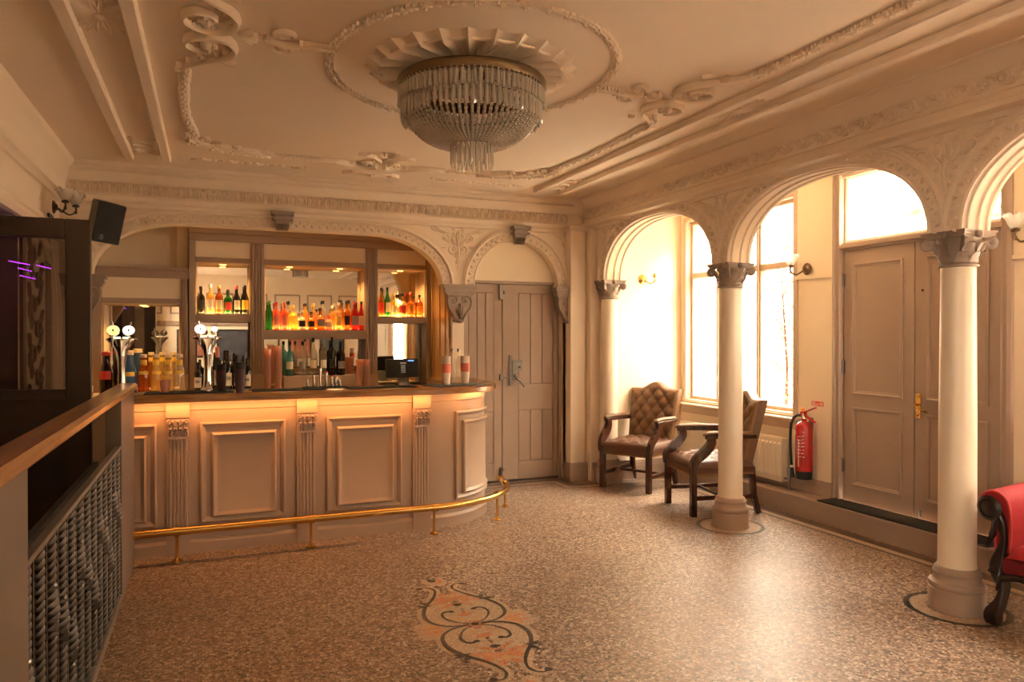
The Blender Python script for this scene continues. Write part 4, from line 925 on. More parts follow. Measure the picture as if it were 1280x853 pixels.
for x, gm, txt in ((-.545, 'amber', 'amber cordial bottle beside the blue squash bottle'), (-.445, 'straw', 'first clear cordial bottle with yellow neck right of the amber one'), (-.345, 'straw', 'second clear cordial bottle with yellow neck'), (-.255, 'clear', 'clear cordial bottle with yellow neck beside the fluted pilaster')):
    t = bottle('cordial_bottle', txt, 'bottle', x, 7.25, .985, .345, .046, 'jug', GL[gm], LB['yellow'], LB['cream'], lab=(.5, .58), cap=.07, group='cordial bottles on the back worktop')
    g = G(); g.lathe([(.0285, .25), (.0265, .30)], 14, caps=False); g.build('neck_label', LB['yellow'], t, local=True)
sb = bottle('small_bottle', 'small clear bottle beyond the glass screen post', 'bottle', -.95, 7.22, .985, .17, .02, 'wine', GL['clear'], LB['white'], LB['white'])
# cup stacks
def cup_stack(name, label, x, y, z, r0, r1, H, n, m, m2=None, group=None):
    t = thing(name, label, 'cup stack', (x, y, z), 0, group); hc = H * .45
    for k in range(n):
        zz = k * (H - hc) / max(1, n - 1); g = G()
        g.lathe([(r0 * .0, zz + .002), (r0, zz + .002), (r1, zz + hc - .004), (r1 * 1.05, zz + hc - .003), (r1 * 1.05, zz + hc), (r1 * .96, zz + hc), (r0 * .95, zz + .006)], 18, caps=False)
        g.build('cup', m2 if (m2 and k >= n * .55) else m, t, local=True)
    return t
PINKC = glassy('pink_plastic', (.95, .72, .62), .4, .06); BLKC = mat('black_cup', (.02, .018, .022), .35); PURC = glassy('smoky_plastic', (.3, .16, .2), .6, .06)
PAPC = mat('white_paper_cup', (.8, .68, .58), .6, var=.03); PAPR = mat('red_cup_print', (.72, .2, .14), .6, var=.2, scale=60)
for x, H, lb in ((.508, .39, 'left stack of pink plastic cups beside the riser'), (.60, .42, 'taller stack of pink plastic cups touching the riser'), (1.375, .28, 'short stack of pinkish cups right of riser'), (1.44, .28, 'short stack of pinkish cups against second pilaster')):
    cup_stack('cup_stack', lb, x, 7.27, .985, .03, .038, H, 10, PINKC, None, 'pink cup stacks on the back worktop')
cup_stack('cup_stack', 'black and smoky plastic cup stack beside the right tap', .075, 5.70, 1.095, .026, .036, .20, 6, PURC, BLKC, 'black cup stacks on the bar top')
cup_stack('cup_stack', 'black and smoky plastic cup stack at the front bar edge', .197, 5.50, 1.095, .026, .038, .22, 6, PURC, BLKC, 'black cup stacks on the bar top')
for x, y, lb in ((1.755, 5.62, 'left red printed paper cup stack at the bar end'), (1.95, 5.72, 'right red printed paper cup stack at the bar end')):
    t = cup_stack('paper_cup_stack', lb, x, y, 1.105, .03, .036, .23, 7, PAPC, None, 'paper cup stacks on the bar end')
    g = G(); g.lathe([(.0385, .10), (.0385, .17)], 18, caps=False); g.build('red_print', PAPR, t, local=True)
for x, y, lb in ((1.83, 5.70, 'left clear swing top water bottle between the paper cups'), (1.90, 5.74, 'right clear swing top water bottle between the paper cups')):
    bottle('water_bottle', lb, 'bottle', x, y, 1.105, .285, .033, 'tall', GL['clear'], None, IRON, cap=.08, group='water bottles on the bar end')
tm = thing('tumbler', 'small pink tinted tumbler on the left bar mat', 'glass', (-.29, 5.66, 1.105)); g = G(); g.lathe([(0, 0), (.03, 0), (.036, .085), (.033, .085), (.027, .008)], 20, caps=False); g.build('glass_cup', PINKC, tm, local=True)
# measures in a row
for i, (x, h) in enumerate(((.70, .055), (.748, .09), (.797, .14), (.843, .115), (.885, .085), (.915, .07), (.945, .05))):
    t = thing('spirit_measure', ['steel spirit measure, leftmost of the row on bar', 'steel spirit measure, second of the row from left', 'steel spirit measure, tallest of the row on bar', 'steel spirit measure just right of the tallest one', 'steel spirit measure with red rim, fifth from left', 'steel spirit measure, second from right in the row', 'steel spirit measure, smallest at right end of row'][i], 'measure', (x, 5.84, 1.105), 0, 'steel measures in a row on the bar')
    g = G(); g.lathe([(0, 0), (.011, 0), (.012, h), (.010, h), (.010, .004)], 14, caps=False); g.build('tube_body', CHROME, t, local=True)
    if i in (3, 4): g = G(); g.lathe([(.0125, h - .012), (.0125, h + .001)], 14, caps=False); g.build('red_rim', LB['red'], t, local=True)
# bar mats
for x0, x1, y0, y1, m, lb in ((-.42, .16, 5.55, 5.80, RUBBER, 'black rubber bar mat under the beer taps'), (.28, .80, 5.56, 5.74, RUBBER, 'black rubber bar mat in middle of the bar'), (.66, 1.0, 5.78, 5.88, RUBBER, 'narrow black rubber mat under the steel measures'), (.96, 1.5, 5.56, 5.72, RUBBER, 'black rubber bar mat right of centre')):
    t = thing('bar_mat', lb, 'bar mat', ((x0 + x1) / 2, (y0 + y1) / 2, 1.095), 0, 'rubber mats on the bar top'); boxobj('mat_base', m, x0, y0, 1.0955, x1, y1, 1.102, t)
    g = G()
    for i in range(int((x1 - x0) / .02)):
        for j in range(int((y1 - y0) / .02)): g.box(x0 + .004 + i * .02, y0 + .004 + j * .02, 1.101, x0 + .016 + i * .02, y0 + .016 + j * .02, 1.105)
    g.build('mat_studs', m, t, kind='stuff')
t = thing('bar_mat', 'grey blue cloth mat under the paper cups at bar end', 'bar mat', (1.86, 5.68, 1.095)); g = G()
g.T = lambda x, y, z: Matrix.Translation((1.86, 5.68, 1.0955)) @ Matrix.Rotation(.35, 4, 'Z') @ Vector((x, y, z)); g.box(-.25, -.13, 0, .25, .13, .009); g.build('mat_base', mat('grey_blue_cloth', (.12, .13, .13), .8, var=.2, scale=80), t, bevel=.003)
# till
pos = thing('till_screen', 'black touch screen till on silver stand on the worktop', 'till', (1.80, 7.2, .985))
g = G(); g.box(-.09, -.10, 0, .11, .06, .012); g.add([(-.06, -.05, .012), (.06, -.05, .012), (.06, .03, .012), (-.06, .03, .012), (-.05, .01, .12), (.05, .01, .12), (.05, .035, .12), (-.05, .035, .12)], [(0, 1, 5, 4), (1, 2, 6, 5), (2, 3, 7, 6), (3, 0, 4, 7), (4, 5, 6, 7)]); g.build('stand', IRON, pos, local=True, bevel=.004)
M = Matrix.Translation((-.02, -.02, .19)) @ Matrix.Rotation(-.22, 4, 'X') @ Matrix.Rotation(-.05, 4, 'Z')
g = G(); g.T = at(M); g.box(-.165, -.015, -.095, .165, .015, .095); sc_ = g.build('screen_case', BLACK, pos, local=True, bevel=.008)
g = G(); g.T = at(M); g.box(-.15, -.0165, -.08, .15, -.0145, .08); g.build('screen', mat('screen_glow', (.004, .004, .005), .3, var=0, emit=(.02, .03, .08), estr=0), sc_, local=True)
SCW = mat('screen_symbols', (.5, .5, .5), .3, var=0, emit=(.8, .75, .7), estr=.12)
g = G(); g.T = at(M)
for r_ in range(5):
    for c_ in range(3): g.box(-.012 + c_ * .016, -.018, .02 - r_ * .017, -.003 + c_ * .016, -.0165, .028 - r_ * .017)
g.box(-.02, -.018, .045, .04, -.0165, .053); g.build('screen_keys', SCW, sc_, local=True)
g = G(); g.T = at(M); g.box(.06, -.018, .068, .12, -.0165, .076); g.build('status_light', mat('blue_light', (.1, .2, .9), .3, var=0, emit=(.15, .3, 1), estr=1.5), sc_, local=True)
pd = thing('card_reader', 'black card reader pad left of the till', 'card reader', (1.66, 7.17, .985)); boxobj('reader_body', BLACK, 1.60, 7.1, .985, 1.70, 7.25, 1.015, pd, .008); boxobj('reader_keys', STEEL, 1.615, 7.11, 1.014, 1.685, 7.17, 1.018, pd, .002)
# beer fonts
def font(x, label, cols, group):
    t = thing('beer_tap', label, 'beer tap', (x, 5.66, 1.095 if x < -.4 else 1.105), 0, group)
    g = G(); g.lathe([(0, 0), (.05, 0), (.05, .01), (.034, .03), (.026, .07), (.024, .16), (.027, .22), (.034, .27)], 24); g.build('stem', CHROME, t, local=True)
    rows = []
    for i in range(9):
        q = i / 8; w = .034 + .068 * q ** 1.7; d = .034 - .004 * q; z = .265 + .115 * q ** .8
        rows.append([(w * math.cos(2 * PI * j / 24), d * math.sin(2 * PI * j / 24), z) for j in range(24)])
    rows += [[(p[0] * .9, p[1] * .9, .392) for p in rows[-1]], [(0, 0, .392)] * 24]
    g = G(); g.grid(rows, cu=True); g.build('flared_head', CHROME, t, local=True)
    for s, (m, rx) in zip((-1, 1), cols):
        g = G(); M = Matrix.Translation((s * .047, -.03, .44)) @ Matrix.Rotation(-.2, 4, 'X') @ Matrix.Rotation(PI / 2, 4, 'X'); g.T = at(M)
        g.lathe([(0, -.012), (rx * .97, -.012), (rx, -.004), (rx, .006), (rx * .9, .012)], 24, sy=.88); ln = g.build('lens_case', CHROME, t, local=True)
        g = G(); g.T = at(M); g.lathe([(rx * .93, .0125), (rx * .6, .016), (0, .018)], 24, sy=.88, caps=False); g.build('lit_lens', m, ln, local=True)
        g = G(); g.T = at(M); g.blob(0, -.1 * 0, .0185, rx * .16, rx * .22, .002, 8, 4); g.box(-rx * .3, -rx * .45, .016, rx * .3, -rx * .36, .0185); g.build('lens_emblem', LB['green'], ln, local=True)
        g = G(); g.tube([(s * .04, .005, .39), (s * .05, .005, .46), (s * .058, .0, .50)], [.006, .009, .006], 10); g.build('tap_handle', CHROME, t, local=True)
        g = G(); g.tube([(s * .05, -.03, .39), (s * .05, -.06, .375), (s * .05, -.07, .33)], .008, 10); g.build('spout', CHROME, t, local=True)
    g = G(); g.box(-.05, -.032, .386, -.005, -.012, .398); g.box(.01, -.032, .386, .055, -.012, .398); g.build('glow_bar', mat('glow_bar', (1, .9, .6), .4, var=0, emit=(1, .85, .45), estr=1.2), t, local=True)
LENSY = mat('yellow_lens', (.8, .7, .25), .3, var=0, emit=(.9, .78, .25), estr=.75); LENSW = mat('white_lens', (.9, .9, .85), .3, var=0, emit=(1, .98, .9), estr=1.1); LENSG = mat('greenish_lens', (.8, .9, .8), .3, var=0, emit=(.9, 1, .85), estr=.8)
font(-.56, 'chrome beer tap with yellow and white lit badges, left end', ((LENSY, .042), (LENSG, .040)), 'chrome beer taps on the bar')
font(-.015, 'chrome beer tap with plain white lit badges, nearer the middle', ((LENSW, .040), (LENSW, .022)), 'chrome beer taps on the bar')

# ================================================================== CHANDELIER
ch = thing('chandelier', 'tiered crystal basket chandelier with bronze rim under the ceiling rose', 'chandelier', (1.30, 3.70, 2.40))
H0 = 2.40
g = G(); g.lathe([(.375, .405), (.392, .405), (.398, .415), (.398, .445), (.39, .455), (.36, .457), (.36, .45), (.372, .44)], 64, caps=False); g.build('rim', BRONZE, ch, local=True)
g = G()
for k in range(3): a = 2 * PI * k / 3; g.tube([(.36 * math.cos(a), .36 * math.sin(a), .45), (.05 * math.cos(a), .05 * math.sin(a), .50)], .005, 6)
g.tube([(0, 0, .16), (0, 0, .50)], .012, 8); g.lathe([(0, .47), (.07, .48), (.07, .505)], 20)
for z, r in ((.33, .345), (.265, .35), (.24, .33)): g.tube([(r * math.cos(t), r * math.sin(t), z) for t in [2 * PI * i / 48 for i in range(49)]], .004, 5)
g.build('frame', BRONZE, ch, local=True)
g = G(); g.lathe([(.105, .118), (.118, .118), (.12, .128), (.105, .13)], 32, caps=False); g.build('lower_ring', BRONZE, ch, local=True)
def drop(L, w):
    g = G(); g.grid([[(x * s, y * s * .6, z) for x, y in ((-w, 0), (-w * .4, -w), (w * .4, -w), (w, 0), (w * .4, w), (-w * .4, w))] for s, z in ((.25, 0), (.9, -L * .12), (1, -L * .85), (.1, -L))], cu=True)
    for z in (.006,): g.blob(0, 0, z, w * .6, w * .6, w * .6, 6, 4)
    return g
def ring_copies(name, g, n, r, z, jitter=0, tilt=0, seed=1):
    rr = random.Random(seed); o0 = g.build(name, PRISM, ch, local=True, ang=10)
    for i in range(n):
        o = o0 if i == 0 else o0.copy()
        if i: C.objects.link(o)
        a = 2 * PI * i / n; o.location = (r * math.cos(a), r * math.sin(a), z + rr.uniform(-jitter, jitter)); o.rotation_euler = (rr.uniform(-tilt, tilt), rr.uniform(-tilt, tilt), a + PI / 2)
ring_copies('crystal_drop', drop(.085, .012), 84, .388, .40, .004, .06, 1)
ring_copies('crystal_drop', drop(.075, .012), 72, .352, .325, .008, .12, 2)
ring_copies('long_crystal', drop(.105, .0125), 70, .37, .335, .006, .06, 3)
ring_copies('bottom_crystal', drop(.115, .008), 26, .112, .115, .004, .03, 4)
ring_copies('bottom_crystal', drop(.10, .008), 14, .07, .118, .004, .03, 5)
# bead strands sweeping to the lower ring
def strand(t): return (.115 + .262 * max(0, math.cos(t * PI / 2)) ** .8, 0, .385 - .26 * math.sin(t * PI / 2) ** 1.15)
protos = []
for ph in (0, .5):
    g = G(); nb = 34; g.tube([strand(q / 12) for q in range(13)], .004, 4)
    for i in range(nb):
        x, y, z = strand(min(1, (i + ph) / (nb - .5))); b = .0115 if i % 2 else .0095; g.blob(x, y, z, b, b, b, 6, 3)
    protos.append(g.build('bead_strand', PRISM, ch, local=True, ang=10))
nS = 66
for i in range(nS):
    o = protos[i % 2] if i < 2 else protos[i % 2].copy()
    if i >= 2: C.objects.link(o)
    o.rotation_euler = (0, 0, 2 * PI * i / nS)

# ================================================================== LEATHER ARMCHAIRS
def tuft(u, v, pu, pv):
    s, t = u / pu + v / pv, u / pu - v / pv
    return (abs(math.sin(PI * s) * math.sin(PI * t))) ** .38
def leather_chair(label, loc, rz):
    t = thing('leather_armchair', label, 'armchair', loc, rz, 'tufted leather armchairs')
    def part(nm, g, m, p=None, **k): return g.build(nm, m, p or t, local=True, **k)
    for s in (-1, 1):
        g = G(); g.bar([(s * .255, -.27, 0), (s * .255, -.27, .42)], .05, .05, (0, 1, 0)); part('leg', g, MAHOG, bevel=.004)
        g = G(); g.bar([(s * .235, .33, 0), (s * .235, .29, .15), (s * .235, .265, .40)], [.042, .045, .048], [.042, .045, .05], (0, 1, 0)); part('leg', g, MAHOG, bevel=.004)
        g = G(); g.box(s * .245 - .012, -.25, .13, s * .245 + .012, .29, .165); part('stretcher', g, MAHOG, bevel=.003)
    g = G(); g.box(-.235, .0, .135, .235, .024, .16); part('stretcher', g, MAHOG, bevel=.003)
    # upholstered rail with brass nails
    g = G(); g.box(-.27, -.285, .335, .27, .28, .41); rail = part('seat_rail', g, SEATL, bevel=.012)
    g = G()
    for i in range(28):
        x = -.265 + .53 * i / 27; g.blob(x, -.287, .345, .006, .003, .006, 6, 3)
        for s in (-1, 1): y = -.28 + .55 * i / 27; g.blob(s * .272, y, .345, .003, .006, .006, 6, 3)
    part('brass_nails', g, BRASS, rail, kind='stuff')
    # tufted seat cushion
    rows = []; n = 44
    for i in range(n + 1):
        row = []
        for j in range(n + 1):
            u, v = -1 + 2 * j / n, -1 + 2 * i / n; x, y = u * .272, -.005 + v * .28
            e = max(0, 1 - max(abs(u), abs(v)) ** 7) ** .5; z = .41 + .055 * e + .03 * (1 - u * u) * (1 - v * v) + .026 * (tuft(x, y + .02, .15, .2) - .6) * (1 if max(abs(u), abs(v)) < .8 else 0)
            row.append((x, y, z))
        rows.append(row)
    g = G(); g.grid(rows); seat = part('seat', g, SEATL, ang=80)
    # back: raked, serpentine top, tufted both faces
    ca = math.radians(-13)
    def BK(u, v, h):   # u across, v up the back, h forward
        y, z = .235 - h, v
        return (u, y * math.cos(ca) - (z) * math.sin(ca) * 1.0, .40 + z * math.cos(ca) + y * math.sin(ca) * 0)
    def topz(u): a = abs(u) / .27; return .605 + .035 * math.cos(min(1, a / .62) * PI) * (1 if a < .62 else 1) - (0 if a < .62 else 0) + .0
    rows = []; n, k = 44, 52
    def ring(v):
        return v
    front = []
    for i in range(k + 1):
        q = i / k; row = []
        for j in range(n + 1):
            u = (-1 + 2 * j / n); w = .235 + .035 * q; x = u * w; v = q * topz(x)
            e = max(0, 1 - max(abs(u), abs(2 * q - 1)) ** 9) ** .5
            row.append(BK(x, v, .03 + .035 * e + (.036 * (tuft(x, v - .03, .125, .16) - .6) if max(abs(u), abs(2 * q - 1)) < .88 else 0)))
        front.append(row)
    g = G(); g.grid(front); back = part('backrest', g, LEATHER, ang=80)
    g = G(); rim = lambda h: [BK((-1 + 2 * j / n) * .235, 0, h) for j in range(n + 1)] + [BK(.235 + .035 * i / k, i / k * topz(.235 + .035 * i / k), h) for i in range(1, k + 1)] + [BK((1 - 2 * j / n) * .27, topz((1 - 2 * j / n) * .27), h) for j in range(1, n + 1)] + [BK(-(.235 + .035 * (1 - i / k)), (1 - i / k) * topz(.235 + .035 * (1 - i / k)), h) for i in range(1, k)]
    L = [rim(.032), rim(.0), rim(-.035), rim(-.045)]; g.grid(L, cu=True); g.add(L[-1], [tuple(range(len(L[-1])))]); part('back_cover', g, LEATHER, back)
    g = G(); bt = G()
    for r in range(1, 7):
        for c in range(-3, 4):
            if (r + c) % 2 == 0: x, vv = c * .0625, .03 + .08 * r; bt = G(); bt.blob(*BK(x, vv, .047), .010, .008, .010, 8, 5); part('button', bt, BUTT, back)
    # arms
    for s in (-1, 1):
        g = G(); P = [(s * .268, -.275, .36), (s * .27, -.275, .43), (s * .272, -.245, .48), (s * .275, -.18, .535), (s * .278, -.13, .59), (s * .28, -.12, .635), (s * .28, -.14, .655)]
        P = smooth(P, 4); g.bar(P, .04, [.05 + .03 * math.sin(PI * i / (len(P) - 1)) for i in range(len(P))], (0, 1, .3)); arm = part('arm_support', g, MAHOG, bevel=.004)
        g = G(); g.bar(smooth([(s * .28, -.17, .655), (s * .278, -.05, .66), (s * .27, .12, .655), (s * .25, .30, .65)], 4), .045, .03); part('arm_rail', g, MAHOG, arm, bevel=.006)
        g = G(); g.tube(smooth([(s * .28, -.175, .672), (s * .28, -.16, .685), (s * .278, -.02, .69), (s * .27, .12, .684), (s * .255, .26, .678)], 4), [.012] + [.026] * 15 + [.02], 12, sq=.7); part('arm_pad', g, LEATHER, arm)
    return t
leather_chair('brown tufted leather armchair standing nearest the back wall', (3.955, 6.235, 0), math.radians(-61.5))
leather_chair('brown tufted leather armchair standing behind the first free column', (4.01, 5.20, 0), math.radians(-101))

# ================================================================== RED ARMCHAIR
rc = thing('red_armchair', 'red velvet armchair with dark carved arm posts at right edge', 'armchair', (3.80, 2.24, 0), math.radians(-90))
# local: front = -Y, right side (local +X) faces the column
for s in (-1, 1):
    g = G(); pts = smooth([(.30 * s, -.02, .0), (.305 * s, -.03, .05), (.275 * s, -.02, .12), (.265 * s, -.005, .2), (.295 * s, -.005, .28), (.285 * s, .0, .35), (.262 * s, .005, .44), (.275 * s, .0, .52), (.315 * s, -.005, .58)], 4)
    g.bar(pts, [.05 + .02 * math.sin(i * .45) for i in range(len(pts))], .065, (0, 1, 0)); post = g.build('carved_post', EBONY, rc, local=True, bevel=.008)
    g = G(); g.T = lambda u, v, h, s=s: (s * u, -.035 - h, v)
    g.lathe([(0, 0), (.06, 0), (.066, .012), (.05, .022), (.045, .014), (.028, .024), (0, .026)], 20, .325, .60, -.01, caps=False)
    g.build('carved_rosette', EBONY, post, local=True)
    for nm, fn in (('carved_leaf', lambda q: q.leaf(.29, .55, -PI / 2 + .1, .16, .022, .02, .3, 3)), ('carved_leaf', lambda q: q.leaf(.262, .30, -PI / 2, .12, .018, .016, .3, 3)), ('carved_scroll', lambda q: q.scroll(.296, .27, .022, 0, 1, .009, 1)), ('carved_scroll', lambda q: q.scroll(.30, .07, .02, 0, 1, .01, 1))):
        q = G(); q.T = g.T; fn(q); q.build(nm, EBONY, post, local=True)
    # padded arm: rolled over
    g = G(); prof = [(.235, .38), (.232, .52), (.236, .60), (.255, .655), (.30, .685), (.35, .68), (.385, .645), (.385, .60), (.36, .57), (.33, .56), (.315, .50), (.31, .38)]
    rows = [[(s * u, y, v + .03 * math.sin(q * 2.2)) for u, v in smooth(prof, 3)] for q, y in ((0, -.005), (.15, .06), (.4, .25), (.7, .42), (1, .58))]
    g.grid(rows); g.add(rows[0], [tuple(range(len(rows[0])))]); arm = g.build('padded_arm', REDV, rc, local=True, ang=70)
    g = G(); g.tube([(s * u, -.006, v) for u, v in smooth(prof, 3)], .007, 6); g.build('piping', mat('red_piping', (.5, .05, .05), .6, var=.1), arm, local=True)
    g = G(); g.bar([(.27 * s, .66, 0), (.265 * s, .60, .2), (.26 * s, .58, .36)], .05, .055, (0, 1, 0)); g.build('leg', EBONY, rc, local=True, bevel=.006)
g = G(); g.box(-.27, -.03, .27, .27, .62, .36); g.build('seat_frame', mat('red_velvet_shaded', (.16, .006, .009), .8, var=.2, scale=20), rc, local=True, bevel=.012)  # red velvet darkened for the shade on the seat front
g = G(); g.tube(smooth([(-.26, -.035, .25), (-.15, -.04, .275), (0, -.045, .24), (.15, -.04, .275), (.26, -.035, .25)], 5), .018, 8); g.build('carved_apron', EBONY, rc, local=True)
g = G(); n = 20; g.grid([[(-.235 + .47 * j / n, -.04 + .62 * i / n, .36 + .075 * max(0, 1 - max(abs(-1 + 2 * j / n), abs(-1 + 2 * i / n)) ** 6) ** .5 + .02 * (1 - (-1 + 2 * j / n) ** 2)) for j in range(n + 1)] for i in range(n + 1)]); g.build('seat_cushion', REDV, rc, local=True, ang=80)
g = G(); n = 20
rows = [[(-.30 + .60 * j / n, .58 + .16 * q + .06 * (1 - max(0, 1 - max(abs(-1 + 2 * j / n), abs(2 * q - 1)) ** 6) ** .5), .36 + .62 * q + .03 * q * (1 - (-1 + 2 * j / n) ** 2)) for j in range(n + 1)] for q in [i / n for i in range(n + 1)]]
back = [[(x, y + .12, z) for x, y, z in r] for r in rows]; g.grid(rows); g.grid(back)
edge = lambda R: R[0] + [r[-1] for r in R[1:]] + R[-1][::-1][1:] + [r[0] for r in R[::-1][1:-1]]
g.grid([edge(rows), edge(back)], cu=True); g.build('backrest', REDV, rc, local=True, ang=70)

# ================================================================== RAILING AND GLAZED SCREEN ON THE LEFT
rl = thing('stair_railing', 'wooden handrail over silver twisted bars at left edge', 'railing', (-.5, 3.2, 0))
g = G(); pr = [(-.55, 1.145), (-.55, 1.178), (-.538, 1.192), (-.453, 1.192), (-.438, 1.178), (-.438, 1.158), (-.45, 1.145)]
g.grid([[(x, y, z) for x, z in pr] for y in (.6, 5.36)], cu=True)
for y in (.6, 5.36): g.add([(x, y, z) for x, z in pr], [tuple(range(len(pr)))])
g.build('handrail', RAILW, rl)
PANELG = mat('railing_paint', (.18, .142, .122), .45, var=.05)
boxobj('end_panel', PANELG, -.54, 4.63, .0, -.46, 5.37, 1.144, rl, .003)
boxobj('newel_panel', PANELG, -.54, .7, .0, -.46, 2.345, 1.144, rl, .003)
boxobj('top_rail', PANELG, -.492, 2.345, .862, -.462, 4.63, .882, rl, .003); boxobj('bottom_rail', PANELG, -.50, 2.345, 0, -.46, 4.63, .045, rl, .003)
boxobj('shade_backing', VOID, -.60, 2.345, 0, -.575, 4.63, .80, rl)  # black sheet stands in for the unlit space behind the bars
def twisted(zc):
    g = G(); rows = []; n = 110
    for i in range(n + 1):
        z = .045 + .818 * i / n; d = abs(z - zc); b = math.exp(-(d / .055) ** 2); tw = z * 62
        r = .0145 + .010 * b; rows.append([(r * math.cos(tw + PI / 2 * k), r * math.sin(tw + PI / 2 * k), z) for k in range(4)])
    g.grid(rows, cu=True)
    for s in (-1, 1):
        g.blob(0, 0, zc + s * .085, .014, .014, .01, 8, 4); g.T = lambda u, v, h: (h, u, v)
        g.leaf(s * .01, zc, PI / 2 * s, .065, .012, .02, 0, 2); g.T = None
    return g.build('twisted_bar', IRON, rl, local=True)
protos = [twisted(.50), twisted(.36), twisted(.60)]
for p in protos: p.data.set_sharp_from_angle(angle=math.radians(30))
nb = 13
for i in range(nb):
    k = i % 3; o = protos[k] if i < 3 else protos[k].copy()
    if i >= 3: C.objects.link(o)
    o.location = (.023, 2.40 + i * (2.18 / (nb - 1)) - 3.2, 0)
g = G(); g.box(-.006, -.009, .045, .006, .009, .863)
f0 = g.build('flat_bar', BLACK, rl, local=True)
for i in range(nb - 1):
    o = f0 if i == 0 else f0.copy()
    if i: C.objects.link(o)
    o.location = (.018, 2.40 + (i + .5) * (2.20 / (nb - 1)) - 3.2, 0)
sc = thing('glazed_screen', 'dark framed glazed screen beyond the handrail at far left', 'screen', (-.88, 4.9, 0))
boxobj('post', DARK, -.775, 4.90, 0, -.645, 4.955, 2.18, sc, .006); boxobj('top_rail', DARK, -1.115, 4.90, 2.065, -.775, 4.955, 2.18, sc, .006)
boxobj('middle_rail', DARK, -1.115, 4.90, 1.13, -.775, 4.955, 1.19, sc, .004); boxobj('lower_panel', DARK, -1.115, 4.915, 0, -.775, 4.94, 1.13, sc)
boxobj('glass_pane', DGLASS, -1.115, 4.925, 1.19, -.775, 4.931, 2.065, sc)

# purple glowing dots imitate lights reflected in the screen glass
PUR = mat('purple_reflection_glow', (.4, .05, .8), .4, var=0, emit=(.5, .06, 1), estr=5)
for k, (x0, x1, z, lb) in enumerate(((-1.105, -.995, 1.945, 'purple dots imitating a glass reflection, uppermost at the left behind the glass screen'), (-1.06, -.985, 1.905, 'purple dots imitating a glass reflection, middle row behind the glass screen'), (-1.05, -.965, 1.86, 'purple dots imitating a glass reflection, lowest behind the glass screen'), (-.965, -.885, 1.925, 'purple dots imitating a glass reflection on the right, nearest the screen post'))):
    t = thing('purple_reflection', lb, 'imitated reflection', ((x0 + x1) / 2, 5.16, z), 0, 'imitated purple reflections')
    g = G(); g.tube([(x0 + (x1 - x0) * i / 12, 5.16, z + .005 - .02 * (i / 12)) for i in range(13)], .0015, 5); g.build('dot_thread', BLACK, t)
    n = int((x1 - x0) / .011)
    for i in range(n):
        g = G(); x = x0 + (x1 - x0) * (i + .5) / n; g.blob(x, 5.155, z - .02 * (i / n), .0045, .004, .004, 6, 4); g.build('reflection_dot', PUR, t)

# ================================================================== WALL LIGHTS, SPEAKER
def sconce(loc, rz, label, shades, m=BRONZE, up=0):
    """local: wall plane at y=0, room towards -y"""
    t = thing('wall_sconce', label, 'wall light', loc, rz)
    g = G(); M = Matrix.Rotation(PI / 2, 4, 'X'); g.T = at(M); g.lathe([(0, 0), (.05, 0), (.052, .006), (.04, .014), (.03, .018), (.02, .03), (0, .032)], 24); g.build('backplate', m, t, local=True)
    for dx, dy, dz, shape in shades:
        g = G(); g.tube(smooth([(0, -.025, 0), (dx * .35, dy * .4 - .01, -.03), (dx * .7, dy * .75, -.045), (dx, dy, -.015), (dx, dy, .02)], 5), .007, 8); g.lathe([(0, .02), (.022, .02), (.028, .03), (.022, .036), (.014, .04), (.014, .06)], 16, dx, dy, 0); g.blob(dx, dy, -.02, .012, .012, .016, 8, 5)
        arm = g.build('arm', m, t, local=True)
        if shape:
            rows = []
            for i in range(8):
                q = i / 7; r = .025 + .042 * q ** .8; row = []
                for j in range(36): a = 2 * PI * j / 36; fl = .16 * q ** 3 * math.cos(6 * a); rr = r * (1 + fl) * (1 + .03 * math.cos(18 * a)); row.append((dx + rr * math.cos(a), dy + rr * math.sin(a), .04 + .085 * q - .012 * q ** 6 * math.cos(6 * a)))
                rows.append(row)
            g = G(); g.grid(rows, cu=True); g.build('glass_shade', LAMPG, arm, local=True)
        else:
            g = G(); g.lathe([(.009, .06), (.009, .11), (.006, .115), (.004, .15), (0, .165)], 10, dx, dy, 0); g.build('candle_bulb', GLASS, arm, local=True)
sconce((4.255, 6.65, 2.10), 0, 'bare brass wall light on the bright alcove wall', [(.10, -.08, .0, 0)], BRASS)
sconce((4.722, 4.80, 2.07), -PI / 2, 'bronze wall light with frosted shade between window and door', [(-.10, -.09, 0, 1)])
sconce((4.722, 2.93, 2.13), -PI / 2, 'frosted glass wall light at the right edge beyond the column', [(-.07, -.09, 0, 1)])
sconce((-1.12, 6.60, 2.50), PI / 2, 'twin armed wall light with pale shades high in the left corner', [(-.12, -.10, 0, 1), (.08, -.14, .0, 1)], mat('old_bronze', (.05, .035, .025), .4, .6))
sp = thing('loudspeaker', 'black loudspeaker high in the left corner by the ceiling', 'speaker', (-.735, 6.25, 2.36))
M = Matrix.Translation((0, 0, 0)) @ Matrix.Rotation(math.radians(28), 4, 'Z') @ Matrix.Rotation(math.radians(14), 4, 'X') @ Matrix.Rotation(math.radians(6), 4, 'Y')
g = G(); g.T = at(M); hw = .1
g.grid([[(x, y, z) for x, y in ((-hw, -.11), (hw, -.11), (.07, .10), (-.07, .10))] for z in (-.15, .15)], cu=True)
for z in (-.15, .15): g.add([(x, y, z) for x, y in ((-hw, -.11), (hw, -.11), (.07, .10), (-.07, .10))], [(0, 1, 2, 3)])
cab = g.build('cabinet', BLACK, sp, local=True, bevel=.012)
g = G(); g.T = at(M); g.box(-.09, -.118, -.14, .09, -.108, .14); gr = g.build('grille', mat('speaker_mesh', (.014, .013, .014), .6, var=.3, scale=300, bump=.5, bscale=500), sp, local=True, bevel=.004)
